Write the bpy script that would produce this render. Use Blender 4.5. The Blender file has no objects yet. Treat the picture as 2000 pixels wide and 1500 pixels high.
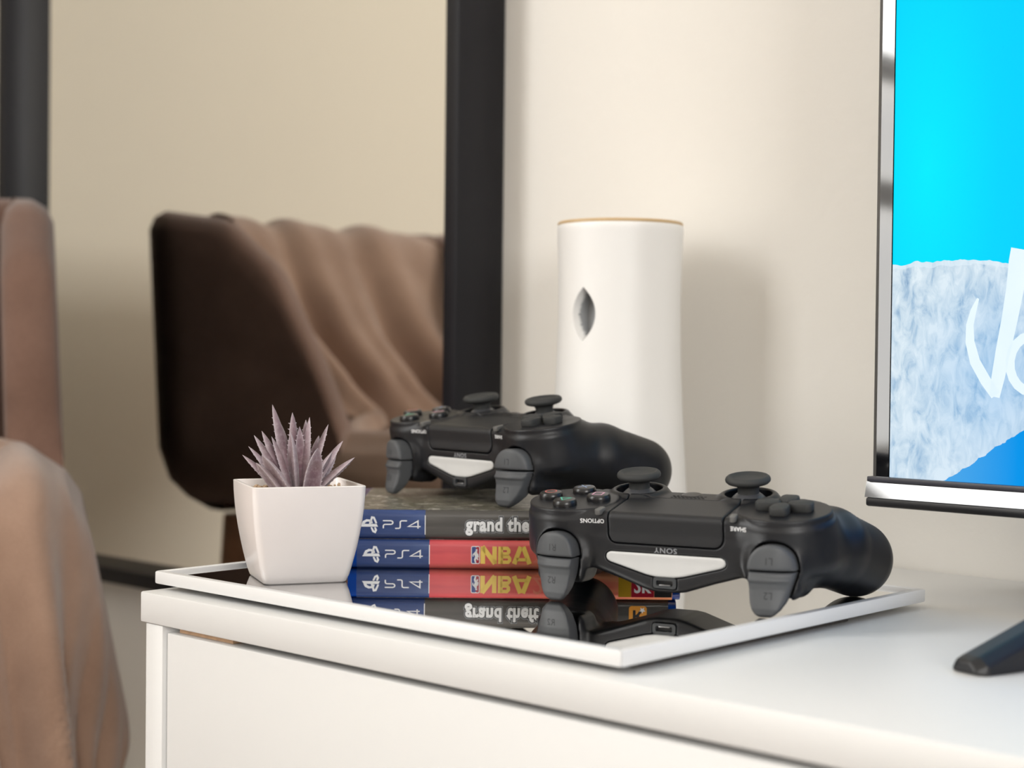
import bpy, bmesh, math, random
import numpy as np
from mathutils import Vector, Matrix
from mathutils.bvhtree import BVHTree

random.seed(7)
rng = np.random.default_rng(7)
scene = bpy.context.scene
COL = scene.collection
R = math.radians

# ----------------------------------------------------------------------------
# camera, world, lights, exposure
# ----------------------------------------------------------------------------
TABLE = 0.500                 # height of the cabinet top
CAMZ = TABLE + 0.118          # height of the lens
FPX = 3100.0                  # focal length in pixels of a 2000 px wide frame
YAW = R(42.8)                 # angle between the picture plane and the wall
CY, SY = math.cos(YAW), math.sin(YAW)

def make_camera():
    cam = bpy.data.cameras.new('camera')
    cam.sensor_width = 36.0
    cam.lens = FPX / 2000 * 36.0
    cam.clip_start = 0.02
    cam.dof.use_dof = True
    cam.dof.focus_distance = 0.765
    cam.dof.aperture_fstop = 7.5
    o = bpy.data.objects.new('camera', cam)
    COL.objects.link(o)
    pitch, roll = math.atan(55 / FPX), 0.011
    right = Vector((CY, SY, 0))
    fwd = Vector((-SY, CY, 0)) * math.cos(pitch) - Vector((0, 0, 1)) * math.sin(pitch)
    up = right.cross(fwd)
    r2 = right * math.cos(roll) + up * math.sin(roll)
    u2 = up * math.cos(roll) - right * math.sin(roll)
    m = Matrix.Identity(4)
    for i in range(3):
        m[i][0], m[i][1], m[i][2] = r2[i], u2[i], -fwd[i]
    m[0][3], m[1][3], m[2][3] = 0, 0, CAMZ
    o.matrix_world = m
    scene.camera = o
make_camera()

scene.cycles.caustics_reflective = False
scene.cycles.caustics_refractive = False
scene.view_settings.view_transform = 'Standard'
scene.view_settings.look = 'None'
scene.view_settings.gamma = 1.0
scene.view_settings.use_curve_mapping = False
scene.view_settings.exposure = 0.26

world = bpy.data.worlds.new('world')
scene.world = world
world.use_nodes = True
world.node_tree.nodes['Background'].inputs[0].default_value = (0.75, 0.85, 1.0, 1)
world.node_tree.nodes['Background'].inputs[1].default_value = 0.5

# room extents (metres; the mirror wall is y = WALL)
WALL = 0.811
LEFT, RIGHT, FRONT, HIGH = -1.52, 3.2, -4.2, 2.6

def area(name, loc, rot, sx, sy, power, color):
    l = bpy.data.lights.new(name, 'AREA')
    l.shape = 'RECTANGLE'
    l.size, l.size_y = sx, sy
    l.energy = power
    l.color = color
    o = bpy.data.objects.new(name, l)
    o.location = loc
    o.rotation_euler = rot
    COL.objects.link(o)
    return o
# daylight: sky through the upper panes of the left window, dimmer ground below, and the window of the right wall
area('window_sky_light', (LEFT + 0.03, -1.12, 1.72), (0, R(-90), 0), 1.14, 1.24, 38.0, (0.975, 0.985, 0.99))
area('window_ground_light', (LEFT + 0.03, -1.12, 0.80), (0, R(-90), 0), 0.68, 1.24, 9.0, (0.975, 0.985, 0.99))
area('right_window_light', (RIGHT - 0.03, -1.80, 1.60), (0, R(90), 0), 1.4, 1.8, 82.0, (1.0, 0.99, 0.975))

# ----------------------------------------------------------------------------
# helpers
# ----------------------------------------------------------------------------
def W(X, Z, h=0.0):
    """survey coordinates in mm (across, ahead, below the lens) -> world metres"""
    return Vector(((X * CY - Z * SY) / 1000, (X * SY + Z * CY) / 1000, CAMZ - h / 1000))

def lin(c):
    return tuple((x / 12.92 if x <= 0.04045 else ((x + 0.055) / 1.055) ** 2.4) for x in c)

def rgb(r, g, b):
    return lin((r / 255, g / 255, b / 255)) + (1,)

class N:
    """small node-tree helper"""
    def __init__(s, name):
        s.m = bpy.data.materials.new(name)
        s.m.use_nodes = True
        s.t = s.m.node_tree
        s.b = s.t.nodes['Principled BSDF']
        s.tc = None
    def node(s, typ, **kw):
        n = s.t.nodes.new(typ)
        for k, v in kw.items():
            setattr(n, k, v)
        return n
    def link(s, a, b):
        s.t.links.new(a, b)
    def coord(s, which='Object'):
        if s.tc is None:
            s.tc = s.node('ShaderNodeTexCoord')
        return s.tc.outputs[which]
    def noise(s, scale, detail=3, vec=None, rough=0.5, dist=0.0):
        n = s.node('ShaderNodeTexNoise')
        n.inputs['Scale'].default_value = scale
        n.inputs['Detail'].default_value = detail
        n.inputs['Roughness'].default_value = rough
        n.inputs['Distortion'].default_value = dist
        s.link(vec if vec is not None else s.coord(), n.inputs['Vector'])
        return n.outputs['Fac']
    def ramp(s, fac, stops):
        n = s.node('ShaderNodeValToRGB')
        cr = n.color_ramp
        while len(cr.elements) < len(stops):
            cr.elements.new(0.5)
        for e, (p, c) in zip(cr.elements, stops):
            e.position = p
            e.color = c
        s.link(fac, n.inputs[0])
        return n.outputs[0]
    def math(s, op, a, b=None, c=None, clamp=False):
        n = s.node('ShaderNodeMath', operation=op, use_clamp=clamp)
        for i, v in enumerate((a, b, c)):
            if v is None:
                continue
            if isinstance(v, (int, float)):
                n.inputs[i].default_value = v
            else:
                s.link(v, n.inputs[i])
        return n.outputs[0]
    def mix(s, fac, a, b):
        n = s.node('ShaderNodeMix', data_type='RGBA')
        for sock, v in ((n.inputs[0], fac), (n.inputs[6], a), (n.inputs[7], b)):
            if isinstance(v, (int, float, tuple)):
                sock.default_value = v
            else:
                s.link(v, sock)
        return n.outputs[2]
    def bump(s, h, strength, dist=0.001):
        n = s.node('ShaderNodeBump')
        n.inputs['Strength'].default_value = strength
        n.inputs['Distance'].default_value = dist
        s.link(h, n.inputs['Height'])
        s.link(n.outputs[0], s.b.inputs['Normal'])
    def set(s, **kw):
        names = {'color': 'Base Color', 'rough': 'Roughness', 'metal': 'Metallic', 'spec': 'Specular IOR Level',
                 'trans': 'Transmission Weight', 'coat': 'Coat Weight', 'sheen': 'Sheen Weight', 'ior': 'IOR',
                 'emit': 'Emission Color', 'estr': 'Emission Strength', 'coat_rough': 'Coat Roughness',
                 'sss': 'Subsurface Weight'}
        for k, v in kw.items():
            sock = s.b.inputs[names[k]]
            if isinstance(v, (int, float, tuple)):
                sock.default_value = v
            else:
                s.link(v, sock)
        return s

def plain(name, c, rough=0.5, vary=0.06, nscale=40, bump=0.0, bscale=600, bdist=0.0004, **kw):
    n = N(name)
    lo = tuple(x * (1 - vary) for x in c[:3]) + (1,)
    hi = tuple(min(1, x * (1 + vary)) for x in c[:3]) + (1,)
    n.set(color=n.ramp(n.noise(nscale), [(0.3, lo), (0.7, hi)]), rough=rough, **kw)
    if bump:
        n.bump(n.noise(bscale, 2), bump, bdist)
    return n.m

def obj(name, mesh, mat=None, parent=None):
    o = bpy.data.objects.new(name, mesh)
    COL.objects.link(o)
    if mat is not None:
        mesh.materials.clear()
        mesh.materials.append(mat)
    if parent is not None:
        o.parent = parent
    return o

def empty(name, loc, rotz=0.0):
    o = bpy.data.objects.new(name, None)
    o.empty_display_size = 0.02
    o.location = loc
    o.rotation_euler = (0, 0, rotz)
    COL.objects.link(o)
    return o

def tag(o, label=None, cat=None, group=None, kind=None):
    if label: o['label'] = label
    if cat: o['category'] = cat
    if group: o['group'] = group
    if kind: o['kind'] = kind
    return o

def from_bm(bm, name, smooth=False, angle=None):
    bmesh.ops.recalc_face_normals(bm, faces=bm.faces)
    me = bpy.data.meshes.new(name)
    bm.to_mesh(me)
    bm.free()
    shade(me, smooth, angle)
    return me

def shade(me, smooth, angle=None):
    me.polygons.foreach_set('use_smooth', [bool(smooth)] * len(me.polygons))
    if smooth and angle is not None:
        me.set_sharp_from_angle(angle=R(angle))
    me.update()

def from_data(name, v, f, smooth=True, angle=None):
    me = bpy.data.meshes.new(name)
    me.from_pydata([tuple(p) for p in v], [], [tuple(q) for q in f])
    me.validate()
    bm = bmesh.new(); bm.from_mesh(me)
    bmesh.ops.recalc_face_normals(bm, faces=bm.faces)
    bm.to_mesh(me); bm.free()
    shade(me, smooth, angle)
    return me

def box(name, lo, hi, bev=0.0, seg=2):
    bm = bmesh.new()
    bmesh.ops.create_cube(bm, size=1)
    for v in bm.verts:
        for i in range(3):
            v.co[i] = lo[i] + (v.co[i] + 0.5) * (hi[i] - lo[i])
    if bev:
        bmesh.ops.bevel(bm, geom=list(bm.edges), offset=bev, segments=seg, profile=0.5, affect='EDGES')
    return from_bm(bm, name, bool(bev), 40)

def lathe(name, prof, n=48, smooth=True, angle=35):
    """prof: list of (r, z); closes at the axis when r == 0"""
    v, f = [], []
    rings = []
    for r, z in prof:
        if r < 1e-9:
            rings.append([len(v)]); v.append((0, 0, z))
        else:
            rings.append(list(range(len(v), len(v) + n)))
            v += [(r * math.cos(2 * math.pi * i / n), r * math.sin(2 * math.pi * i / n), z) for i in range(n)]
    for a, b in zip(rings, rings[1:]):
        for i in range(n):
            j = (i + 1) % n
            if len(a) == 1 and len(b) == 1: continue
            if len(a) == 1: f.append((a[0], b[i], b[j]))
            elif len(b) == 1: f.append((a[i], a[j], b[0]))
            else: f.append((a[i], a[j], b[j], b[i]))
    return from_data(name, v, f, smooth, angle)

def prism(name, poly, y0, y1, axis='y', bev=0.0, smooth=False):
    """polygon of (u, w) extruded between y0 and y1 along an axis; u,w are the other two axes in order"""
    bm = bmesh.new()
    def P(u, w, t):
        return {'x': (t, u, w), 'y': (u, t, w), 'z': (u, w, t)}[axis]
    a = [bm.verts.new(P(u, w, y0)) for u, w in poly]
    b = [bm.verts.new(P(u, w, y1)) for u, w in poly]
    bm.faces.new(a); bm.faces.new(b[::-1])
    n = len(poly)
    for i in range(n):
        bm.faces.new((a[i], b[i], b[(i + 1) % n], a[(i + 1) % n]))
    if bev:
        bmesh.ops.recalc_face_normals(bm, faces=bm.faces)
        bmesh.ops.bevel(bm, geom=list(bm.edges), offset=bev, segments=2, profile=0.5, affect='EDGES')
    return from_bm(bm, name, smooth or bool(bev), 40)

def ring_strip(poly_out, poly_in):
    n = len(poly_out)
    v = list(poly_out) + list(poly_in)
    f = [(i, (i + 1) % n, n + (i + 1) % n, n + i) for i in range(n)]
    return v, f

def stroke(points, width, closed=False):
    """2-D polyline with a width -> verts, faces (flat)"""
    pts = [Vector(p) for p in points]
    n = len(pts)
    v, f = [], []
    for i, p in enumerate(pts):
        a = pts[i - 1] if (i > 0 or closed) else None
        b = pts[(i + 1) % n] if (i < n - 1 or closed) else None
        d1 = (p - a).normalized() if a is not None else None
        d2 = (b - p).normalized() if b is not None else None
        if d1 is None: d1 = d2
        if d2 is None: d2 = d1
        t = (d1 + d2).normalized() if (d1 + d2).length > 1e-6 else d1
        nrm = Vector((-t.y, t.x))
        w = width[i] if isinstance(width, (list, tuple)) else width
        k = w / 2 / max(0.45, nrm.dot(Vector((-d1.y, d1.x))))
        v += [p + nrm * k, p - nrm * k]
    m = n if closed else n - 1
    for i in range(m):
        j = (i + 1) % n
        f.append((2 * i, 2 * j, 2 * j + 1, 2 * i + 1))
    return v, f

def merge2d(items):
    v, f = [], []
    for a, b in items:
        k = len(v)
        v += list(a)
        f += [tuple(i + k for i in q) for q in b]
    return v, f

def text2d(s, size, offset=0.0, align='LEFT', xs=1.0, space=1.0):
    cu = bpy.data.curves.new('tmp_text', 'FONT')
    cu.body = s
    cu.size = size
    cu.offset = offset
    cu.align_x = align
    cu.align_y = 'CENTER'
    cu.space_character = space
    cu.resolution_u = 3
    o = bpy.data.objects.new('tmp_text', cu)
    COL.objects.link(o)
    dg = bpy.context.evaluated_depsgraph_get()
    me = bpy.data.meshes.new_from_object(o.evaluated_get(dg))
    v = [Vector((p.co.x * xs, p.co.y)) for p in me.vertices]
    f = [tuple(p.vertices) for p in me.polygons]
    bpy.data.objects.remove(o)
    bpy.data.curves.remove(cu)
    bpy.data.meshes.remove(me)
    return v, f

def slab2d(name, vf, thick, place):
    """flat 2-D faces given a small thickness; place(u, w, d) -> 3-D with d = height over the surface"""
    v2, f2 = vf
    n = len(v2)
    v = [place(p[0], p[1], thick) for p in v2]
    me = bpy.data.meshes.new(name)
    me.from_pydata([tuple(p) for p in v], [], [tuple(q) for q in f2])
    me.validate(); me.update()
    return me

# ----------------------------------------------------------------------------
# materials
# ----------------------------------------------------------------------------
M = {}
def wall_mat(name, c):
    n = N(name)
    base = n.noise(3.0, 3)
    n.set(color=n.ramp(base, [(0.3, tuple(x * 0.985 for x in c[:3]) + (1,)), (0.7, c)]), rough=0.75, spec=0.25)
    n.bump(n.noise(160, 4), 0.25, 0.0012)
    return n.m
M['wall'] = wall_mat('painted wall', rgb(236, 232, 225))
M['wall_left'] = wall_mat('painted side wall', rgb(238, 230, 214))
M['ceiling'] = wall_mat('painted ceiling', rgb(240, 237, 230))
def floor_mat():
    n = N('wood floor')
    mp = n.node('ShaderNodeMapping'); mp.inputs['Scale'].default_value = (1, 9, 1)
    n.link(n.coord(), mp.inputs[0])
    n.set(color=n.ramp(n.noise(6, 5, mp.outputs[0], 0.6, 0.6), [(0.3, rgb(84, 64, 50)), (0.7, rgb(112, 88, 68))]), rough=0.45)
    return n.m
M['floor'] = floor_mat()
M['cab'] = plain('white lacquer', rgb(225, 225, 224), 0.38, 0.01, 8, 0.05, 900)
M['wood'] = plain('raw particle board', rgb(196, 160, 128), 0.8, 0.12, 300, 0.3, 900)
M['tray_white'] = plain('white tray lacquer', rgb(226, 226, 226), 0.4, 0.01, 30)
M['tray_base'] = plain('dark felt base', rgb(70, 66, 62), 0.9, 0.1, 300)
def mirror_mat(name, tint):
    n = N(name)
    n.set(color=n.ramp(n.noise(2.0, 1), [(0.3, tint), (0.7, tint)]), metal=1.0, rough=0.0)
    return n.m
M['mirror'] = mirror_mat('mirror silver', (0.93, 0.925, 0.895, 1))
M['mirror_tray'] = mirror_mat('tray mirror silver', (0.93, 0.93, 0.92, 1))
M['black_frame'] = plain('black lacquered wood', rgb(19, 19, 25), 0.46, 0.08, 30, 0.08, 400, spec=0.3)
M['black_plastic'] = plain('matte black plastic', rgb(23, 24, 28), 0.40, 0.06, 60, 0.12, 3500, 0.0001, spec=0.4)
M['pad_plastic'] = plain('touch pad plastic', rgb(29, 30, 33), 0.46, 0.05, 60, 0.12, 3500, 0.0001, spec=0.4)
M['trigger'] = plain('grey trigger plastic', rgb(78, 80, 83), 0.5, 0.05, 60, 0.1, 3500, 0.0001, spec=0.4)
M['rubber'] = plain('thumbstick rubber', rgb(54, 55, 55), 0.62, 0.05, 60, 0.1, 3000, 0.0001, spec=0.3)
M['stick_shaft'] = plain('grey stick shaft', rgb(74, 75, 78), 0.35, 0.05, 60)
M['gloss_black'] = plain('gloss black button', rgb(24, 24, 26), 0.28, 0.05, 60)
M['button_grey'] = plain('grey button plastic', rgb(96, 95, 93), 0.45, 0.05, 60)
M['hole'] = plain('speaker hole black', rgb(8, 8, 9), 0.8, 0.05, 60)
M['led'] = plain('frosted light bar', rgb(208, 208, 207), 0.45, 0.02, 60)
M['print_white'] = plain('white print', rgb(244, 244, 245), 0.6, 0.02, 200)
M['print_grey'] = plain('grey print', rgb(150, 152, 156), 0.6, 0.02, 200)
M['print_dark'] = plain('dark engraving', rgb(46, 47, 50), 0.7, 0.02, 200)
M['sym_green'] = plain('green triangle print', rgb(84, 190, 160), 0.5, 0.03, 200)
M['sym_red'] = plain('red circle print', rgb(196, 104, 96), 0.5, 0.03, 200)
M['sym_blue'] = plain('blue cross print', rgb(160, 180, 214), 0.5, 0.03, 200)
M['sym_pink'] = plain('pink square print', rgb(220, 166, 190), 0.5, 0.03, 200)
M['metal'] = plain('port metal', rgb(150, 150, 152), 0.35, 0.03, 100, metal=1.0)
M['usb_grey'] = plain('port surround', rgb(58, 61, 64), 0.35, 0.04, 100)
M['case_blue'] = plain('blue case plastic', rgb(8, 62, 150), 0.15, 0.05, 30, coat=0.5)
def band_mat(name, a, b, c):
    n = N(name)
    mp = n.node('ShaderNodeMapping'); mp.inputs['Scale'].default_value = (9, 1, 130)
    n.link(n.coord(), mp.inputs[0])
    n.set(color=n.ramp(n.noise(1.6, 3, mp.outputs[0]), [(0.25, a), (0.55, b), (0.8, c)]), rough=0.32, coat=0.2, coat_rough=0.1, spec=0.35)
    return n.m
M['band_blue'] = band_mat('blue printed band', rgb(30, 50, 100), rgb(48, 70, 122), rgb(84, 106, 154))
M['gta_spine'] = band_mat('charcoal printed spine', rgb(54, 52, 50), rgb(76, 73, 70), rgb(104, 100, 96))
def nba_mat():
    n = N('red orange printed spine')
    sep = n.node('ShaderNodeSeparateXYZ'); n.link(n.coord(), sep.inputs[0])
    mp = n.node('ShaderNodeMapping'); mp.inputs['Scale'].default_value = (10, 1, 90)
    n.link(n.coord(), mp.inputs[0])
    nz = n.noise(2.0, 4, mp.outputs[0], 0.6)
    g = n.math('MULTIPLY_ADD', sep.outputs[0], 7.5, -0.28)          # warmer towards the middle of the spine
    low = n.math('MULTIPLY_ADD', sep.outputs[2], -26.0, 0.28)       # and along its lower edge
    f = n.math('ADD', n.math('MULTIPLY', g, 0.62), n.math('ADD', n.math('MULTIPLY', nz, 0.55), n.math('MULTIPLY', low, 0.6)))
    n.set(color=n.ramp(f, [(0.12, rgb(186, 66, 78)), (0.42, rgb(220, 90, 94)), (0.68, rgb(234, 118, 98)), (0.92, rgb(246, 172, 116))]),
          rough=0.32, coat=0.2, coat_rough=0.1, spec=0.35)
    return n.m
M['nba_spine'] = nba_mat()
M['salmon'] = plain('salmon print', rgb(224, 128, 108), 0.4, 0.05, 90)
M['nba_yellow'] = plain('yellow orange print', rgb(255, 216, 104), 0.4, 0.06, 90)
M['nba_red'] = plain('crimson print block', rgb(168, 18, 46), 0.3, 0.06, 60)
M['nba_blue'] = plain('badge blue print', rgb(42, 64, 132), 0.4, 0.04, 60)
M['gold'] = plain('mustard print band', rgb(196, 154, 30), 0.35, 0.06, 90)
M['orange'] = plain('orange badge print', rgb(226, 150, 44), 0.4, 0.05, 90)
M['print_black'] = plain('black print', rgb(16, 16, 17), 0.3, 0.05, 90)
def cover_mat():
    n = N('printed camouflage cover')
    a = n.noise(110, 5, None, 0.7, 1.0)
    b = n.noise(40, 2)
    c = n.ramp(a, [(0.34, rgb(40, 37, 34)), (0.44, rgb(130, 124, 114)), (0.52, rgb(78, 80, 56)), (0.60, rgb(176, 170, 160)), (0.68, rgb(228, 222, 212))])
    n.set(color=n.mix(n.math('MULTIPLY', b, 0.25), c, rgb(70, 66, 64)), rough=0.3, spec=0.3)
    n.bump(a, 0.25, 0.0004)
    return n.m
M['cover'] = cover_mat()
M['pot'] = plain('white glazed pot', rgb(246, 240, 238), 0.28, 0.01, 40, coat=0.2)
M['gravel'] = plain('pale gravel', rgb(186, 160, 132), 0.9, 0.3, 500)
def leaf_mat():
    n = N('dusty mauve succulent skin')
    at = n.node('ShaderNodeAttribute', attribute_name='frost')
    a = n.noise(420, 4, None, 0.65)
    b = n.noise(60, 2)
    body = n.ramp(b, [(0.3, rgb(88, 60, 70)), (0.55, rgb(114, 83, 93)), (0.75, rgb(106, 79, 74))])
    frost = n.math('MULTIPLY', n.math('SUBTRACT', a, 0.47, clamp=True), 3.2, clamp=True)
    fr = n.math('MULTIPLY', n.math('ADD', n.math('MULTIPLY', frost, 0.38), at.outputs['Fac']), 0.8, clamp=True)
    n.set(color=n.mix(fr, body, rgb(196, 184, 190)), rough=0.8, sheen=0.3)
    n.bump(a, 0.5, 0.0006)
    return n.m
M['leaf'] = leaf_mat()
def fabric(name, lo, hi, scale=700, sheen=0.4):
    n = N(name)
    mp = n.node('ShaderNodeMapping'); mp.inputs['Scale'].default_value = (1, 1, 3)
    n.link(n.coord(), mp.inputs[0])
    w = n.noise(scale, 3, mp.outputs[0], 0.7)
    big = n.noise(18, 3)
    c = n.ramp(n.math('ADD', n.math('MULTIPLY', w, 0.6), n.math('MULTIPLY', big, 0.4)), [(0.35, lo), (0.65, hi)])
    n.set(color=c, rough=0.95, sheen=sheen, spec=0.1)
    n.bump(w, 0.5, 0.0012)
    return n.m
M['chair'] = fabric('mauve brown upholstery', rgb(106, 80, 68), rgb(138, 108, 94))
M['blanket'] = fabric('beige brown fleece', rgb(146, 116, 98), rgb(178, 147, 127), 900, 0.5)
M['leg_wood'] = plain('warm beech wood', rgb(150, 106, 76), 0.5, 0.15, 60)
M['freshener'] = plain('white satin plastic', rgb(240, 239, 237), 0.45, 0.01, 30)
M['freshener_rim'] = plain('tan rim', rgb(204, 176, 134), 0.5, 0.06, 80)
M['freshener_hole'] = plain('grey nozzle well', rgb(150, 152, 154), 0.6, 0.05, 60)
M['tv_gloss'] = plain('piano black bezel', rgb(14, 14, 17), 0.06, 0.05, 20, coat=1.0, coat_rough=0.02, ior=1.75)
M['tv_black'] = plain('satin black housing', rgb(20, 20, 23), 0.4, 0.06, 40)
M['tv_lip'] = plain('dark grey lip', rgb(58, 58, 66), 0.35, 0.05, 40)
M['window_frame'] = plain('white window frame', rgb(225, 224, 222), 0.5, 0.02, 30)

# ----------------------------------------------------------------------------
# room
# ----------------------------------------------------------------------------
def structure(name, me, m, parent=None):
    o = obj(name, me, m, parent)
    o['kind'] = 'structure'
    return o
T = 0.08
structure('floor', box('floor', (LEFT - T, FRONT - T, -0.06), (RIGHT + T, WALL + T, 0)), M['floor'])
structure('ceiling', box('ceiling', (LEFT - T, FRONT - T, HIGH), (RIGHT + T, WALL + T, HIGH + 0.06)), M['ceiling'])
structure('wall_back', box('wall_back', (LEFT - T, WALL, 0), (RIGHT + T, WALL + T, HIGH)), M['wall'])
structure('wall_left', box('wall_left', (LEFT - T, FRONT, 0), (LEFT, WALL, HIGH)), M['wall_left'])
structure('wall_right', box('wall_right', (RIGHT, FRONT, 0), (RIGHT + T, WALL, HIGH)), M['wall'])
structure('wall_front', box('wall_front', (LEFT - T, FRONT - T, 0), (RIGHT + T, FRONT, HIGH)), M['wall'])

def window(name, axis, c0, c1, z0, z1, at, sign, bars):
    """frame on the wall with cross bars; axis = the wall's horizontal axis"""
    e = empty(name, (0, 0, 0)); e['kind'] = 'structure'
    def B(u0, u1, w0, w1, d0=0.0, d1=0.05):
        a, b = at + sign * d0, at + sign * d1
        lo, hi = min(a, b), max(a, b)
        if axis == 'y': return box('window_bar', (lo, u0, w0), (hi, u1, w1), 0.004)
        return box('window_bar', (u0, lo, w0), (u1, hi, w1), 0.004)
    t = 0.05
    for q in ((c0 - t, c0, z0 - t, z1 + t), (c1, c1 + t, z0 - t, z1 + t), (c0, c1, z0 - t, z0), (c0, c1, z1, z1 + t)):
        structure('window_frame', B(*q), M['window_frame'], e)
    for zz in bars:
        structure('window_bar', B(c0, c1, zz - 0.025, zz + 0.025, 0.035, 0.05), M['window_frame'], e)
    return e
window('window_1', 'y', -1.74, -0.50, 0.45, 2.30, LEFT, 1, (0.92, 1.15))
window('window_2', 'y', -2.70, -0.90, 0.90, 2.30, RIGHT, -1, (1.60,))

# ----------------------------------------------------------------------------
# white cabinet
# ----------------------------------------------------------------------------
def cabinet():
    a0, a1, b0, b1 = -0.664, 0.86, 0.449, 0.8095
    t = empty('media_cabinet', ((a0 + a1) / 2, (b0 + b1) / 2, 0))
    tag(t, 'long low white media cabinet with an overhanging flat top and drawer fronts', 'cabinet')
    ox, oy = t.location.x, t.location.y
    def P(name, lo, hi, bev, m, label=None):
        o = obj(name, box(name, (lo[0] - ox, lo[1] - oy, lo[2]), (hi[0] - ox, hi[1] - oy, hi[2]), bev), m, t)
        if label: o['label'] = label
        return o
    P('cabinet_top', (a0, b0, TABLE - 0.0150), (a1, b1, TABLE), 0.0009, M['cab'])
    zt = TABLE - 0.0152
    P('side_panel', (a0 + 0.0035, b0 + 0.001, 0.08), (a0 + 0.0175, b1 - 0.004, zt), 0.0006, M['cab'])
    P('side_panel', (a1 - 0.0175, b0 + 0.001, 0.08), (a1 - 0.0035, b1 - 0.004, zt), 0.0006, M['cab'])
    P('bottom_panel', (a0 + 0.018, b0 + 0.02, 0.08), (a1 - 0.018, b1 - 0.004, 0.095), 0.0006, M['cab'])
    P('back_panel', (a0 + 0.018, b1 - 0.012, 0.0955), (a1 - 0.018, b1 - 0.005, zt), 0, M['cab'])
    x = a0 + 0.0208
    w = (a1 - a0 - 0.0416) / 2 - 0.002
    for i in range(2):
        xx = x + i * (w + 0.004)
        for z0, z1 in ((0.100, 0.288), (0.292, zt - 0.0030)):
            P('drawer_front', (xx, b0 + 0.0015, z0), (xx + w, b0 + 0.0175, z1), 0.0006, M['cab'])
    P('packing_strip', (x + 0.0040, b0 + 0.006, zt - 0.0029), (x + 0.046, b0 + 0.016, zt - 0.0002), 0, M['wood'],
      'raw wood strip in the gap above the drawer')
    for xx in (a0 + 0.06, a1 - 0.06):
        for yy in (b0 + 0.05, b1 - 0.05):
            o = obj('leg', lathe('cabinet_leg', [(0, 0), (0.016, 0), (0.02, 0.01), (0.022, 0.08), (0, 0.08)], 20), M['cab'], t)
            o.location = (xx - ox, yy - oy, 0)
cabinet()

# ----------------------------------------------------------------------------
# wall mirror: deep black frame round a recessed glass
# ----------------------------------------------------------------------------
def wall_mirror():
    a0, a1 = -1.368, -0.760
    z0, z1 = CAMZ - 0.199, CAMZ + 0.95
    yf, yb, yg, w = WALL - 0.047, WALL - 0.0005, WALL - 0.023, 0.013
    t = empty('wall_mirror', ((a0 + a1) / 2, WALL - 0.001, z0))
    tag(t, 'tall wall mirror in a deep black frame, reflecting the armchair', 'mirror')
    o = Vector(t.location)
    def P(name, poly, m):
        # poly mitred bar in x,z
        obj(name, prism(name, [(p[0] - o.x, p[1] - o.z) for p in poly], yf - o.y, yb - o.y, 'y', 0.0012), m, t)
    P('frame_bar', [(a0, z0), (a0 + w, z0 + w), (a0 + w, z1 - w), (a0, z1)], M['black_frame'])
    P('frame_bar', [(a1, z0), (a1, z1), (a1 - w, z1 - w), (a1 - w, z0 + w)], M['black_frame'])
    P('frame_bar', [(a0, z0), (a1, z0), (a1 - w, z0 + w), (a0 + w, z0 + w)], M['black_frame'])
    P('frame_bar', [(a0, z1), (a0 + w, z1 - w), (a1 - w, z1 - w), (a1, z1)], M['black_frame'])
    obj('mirror_glass', box('mirror_glass', (a0 + w - 0.001 - o.x, yg - o.y, z0 + w - 0.001 - o.z), (a1 - w + 0.001 - o.x, yg + 0.004 - o.y, z1 - w + 0.001 - o.z)), M['mirror'], t)
wall_mirror()

# ----------------------------------------------------------------------------
# implicit surfaces (controller shells): signed fields on a grid -> surface nets
# ----------------------------------------------------------------------------
def smin(a, b, k):
    h = np.maximum(k - np.abs(a - b), 0) / k
    return np.minimum(a, b) - h * h * k * 0.25
def smax(a, b, k):
    return -smin(-a, -b, k)

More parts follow.
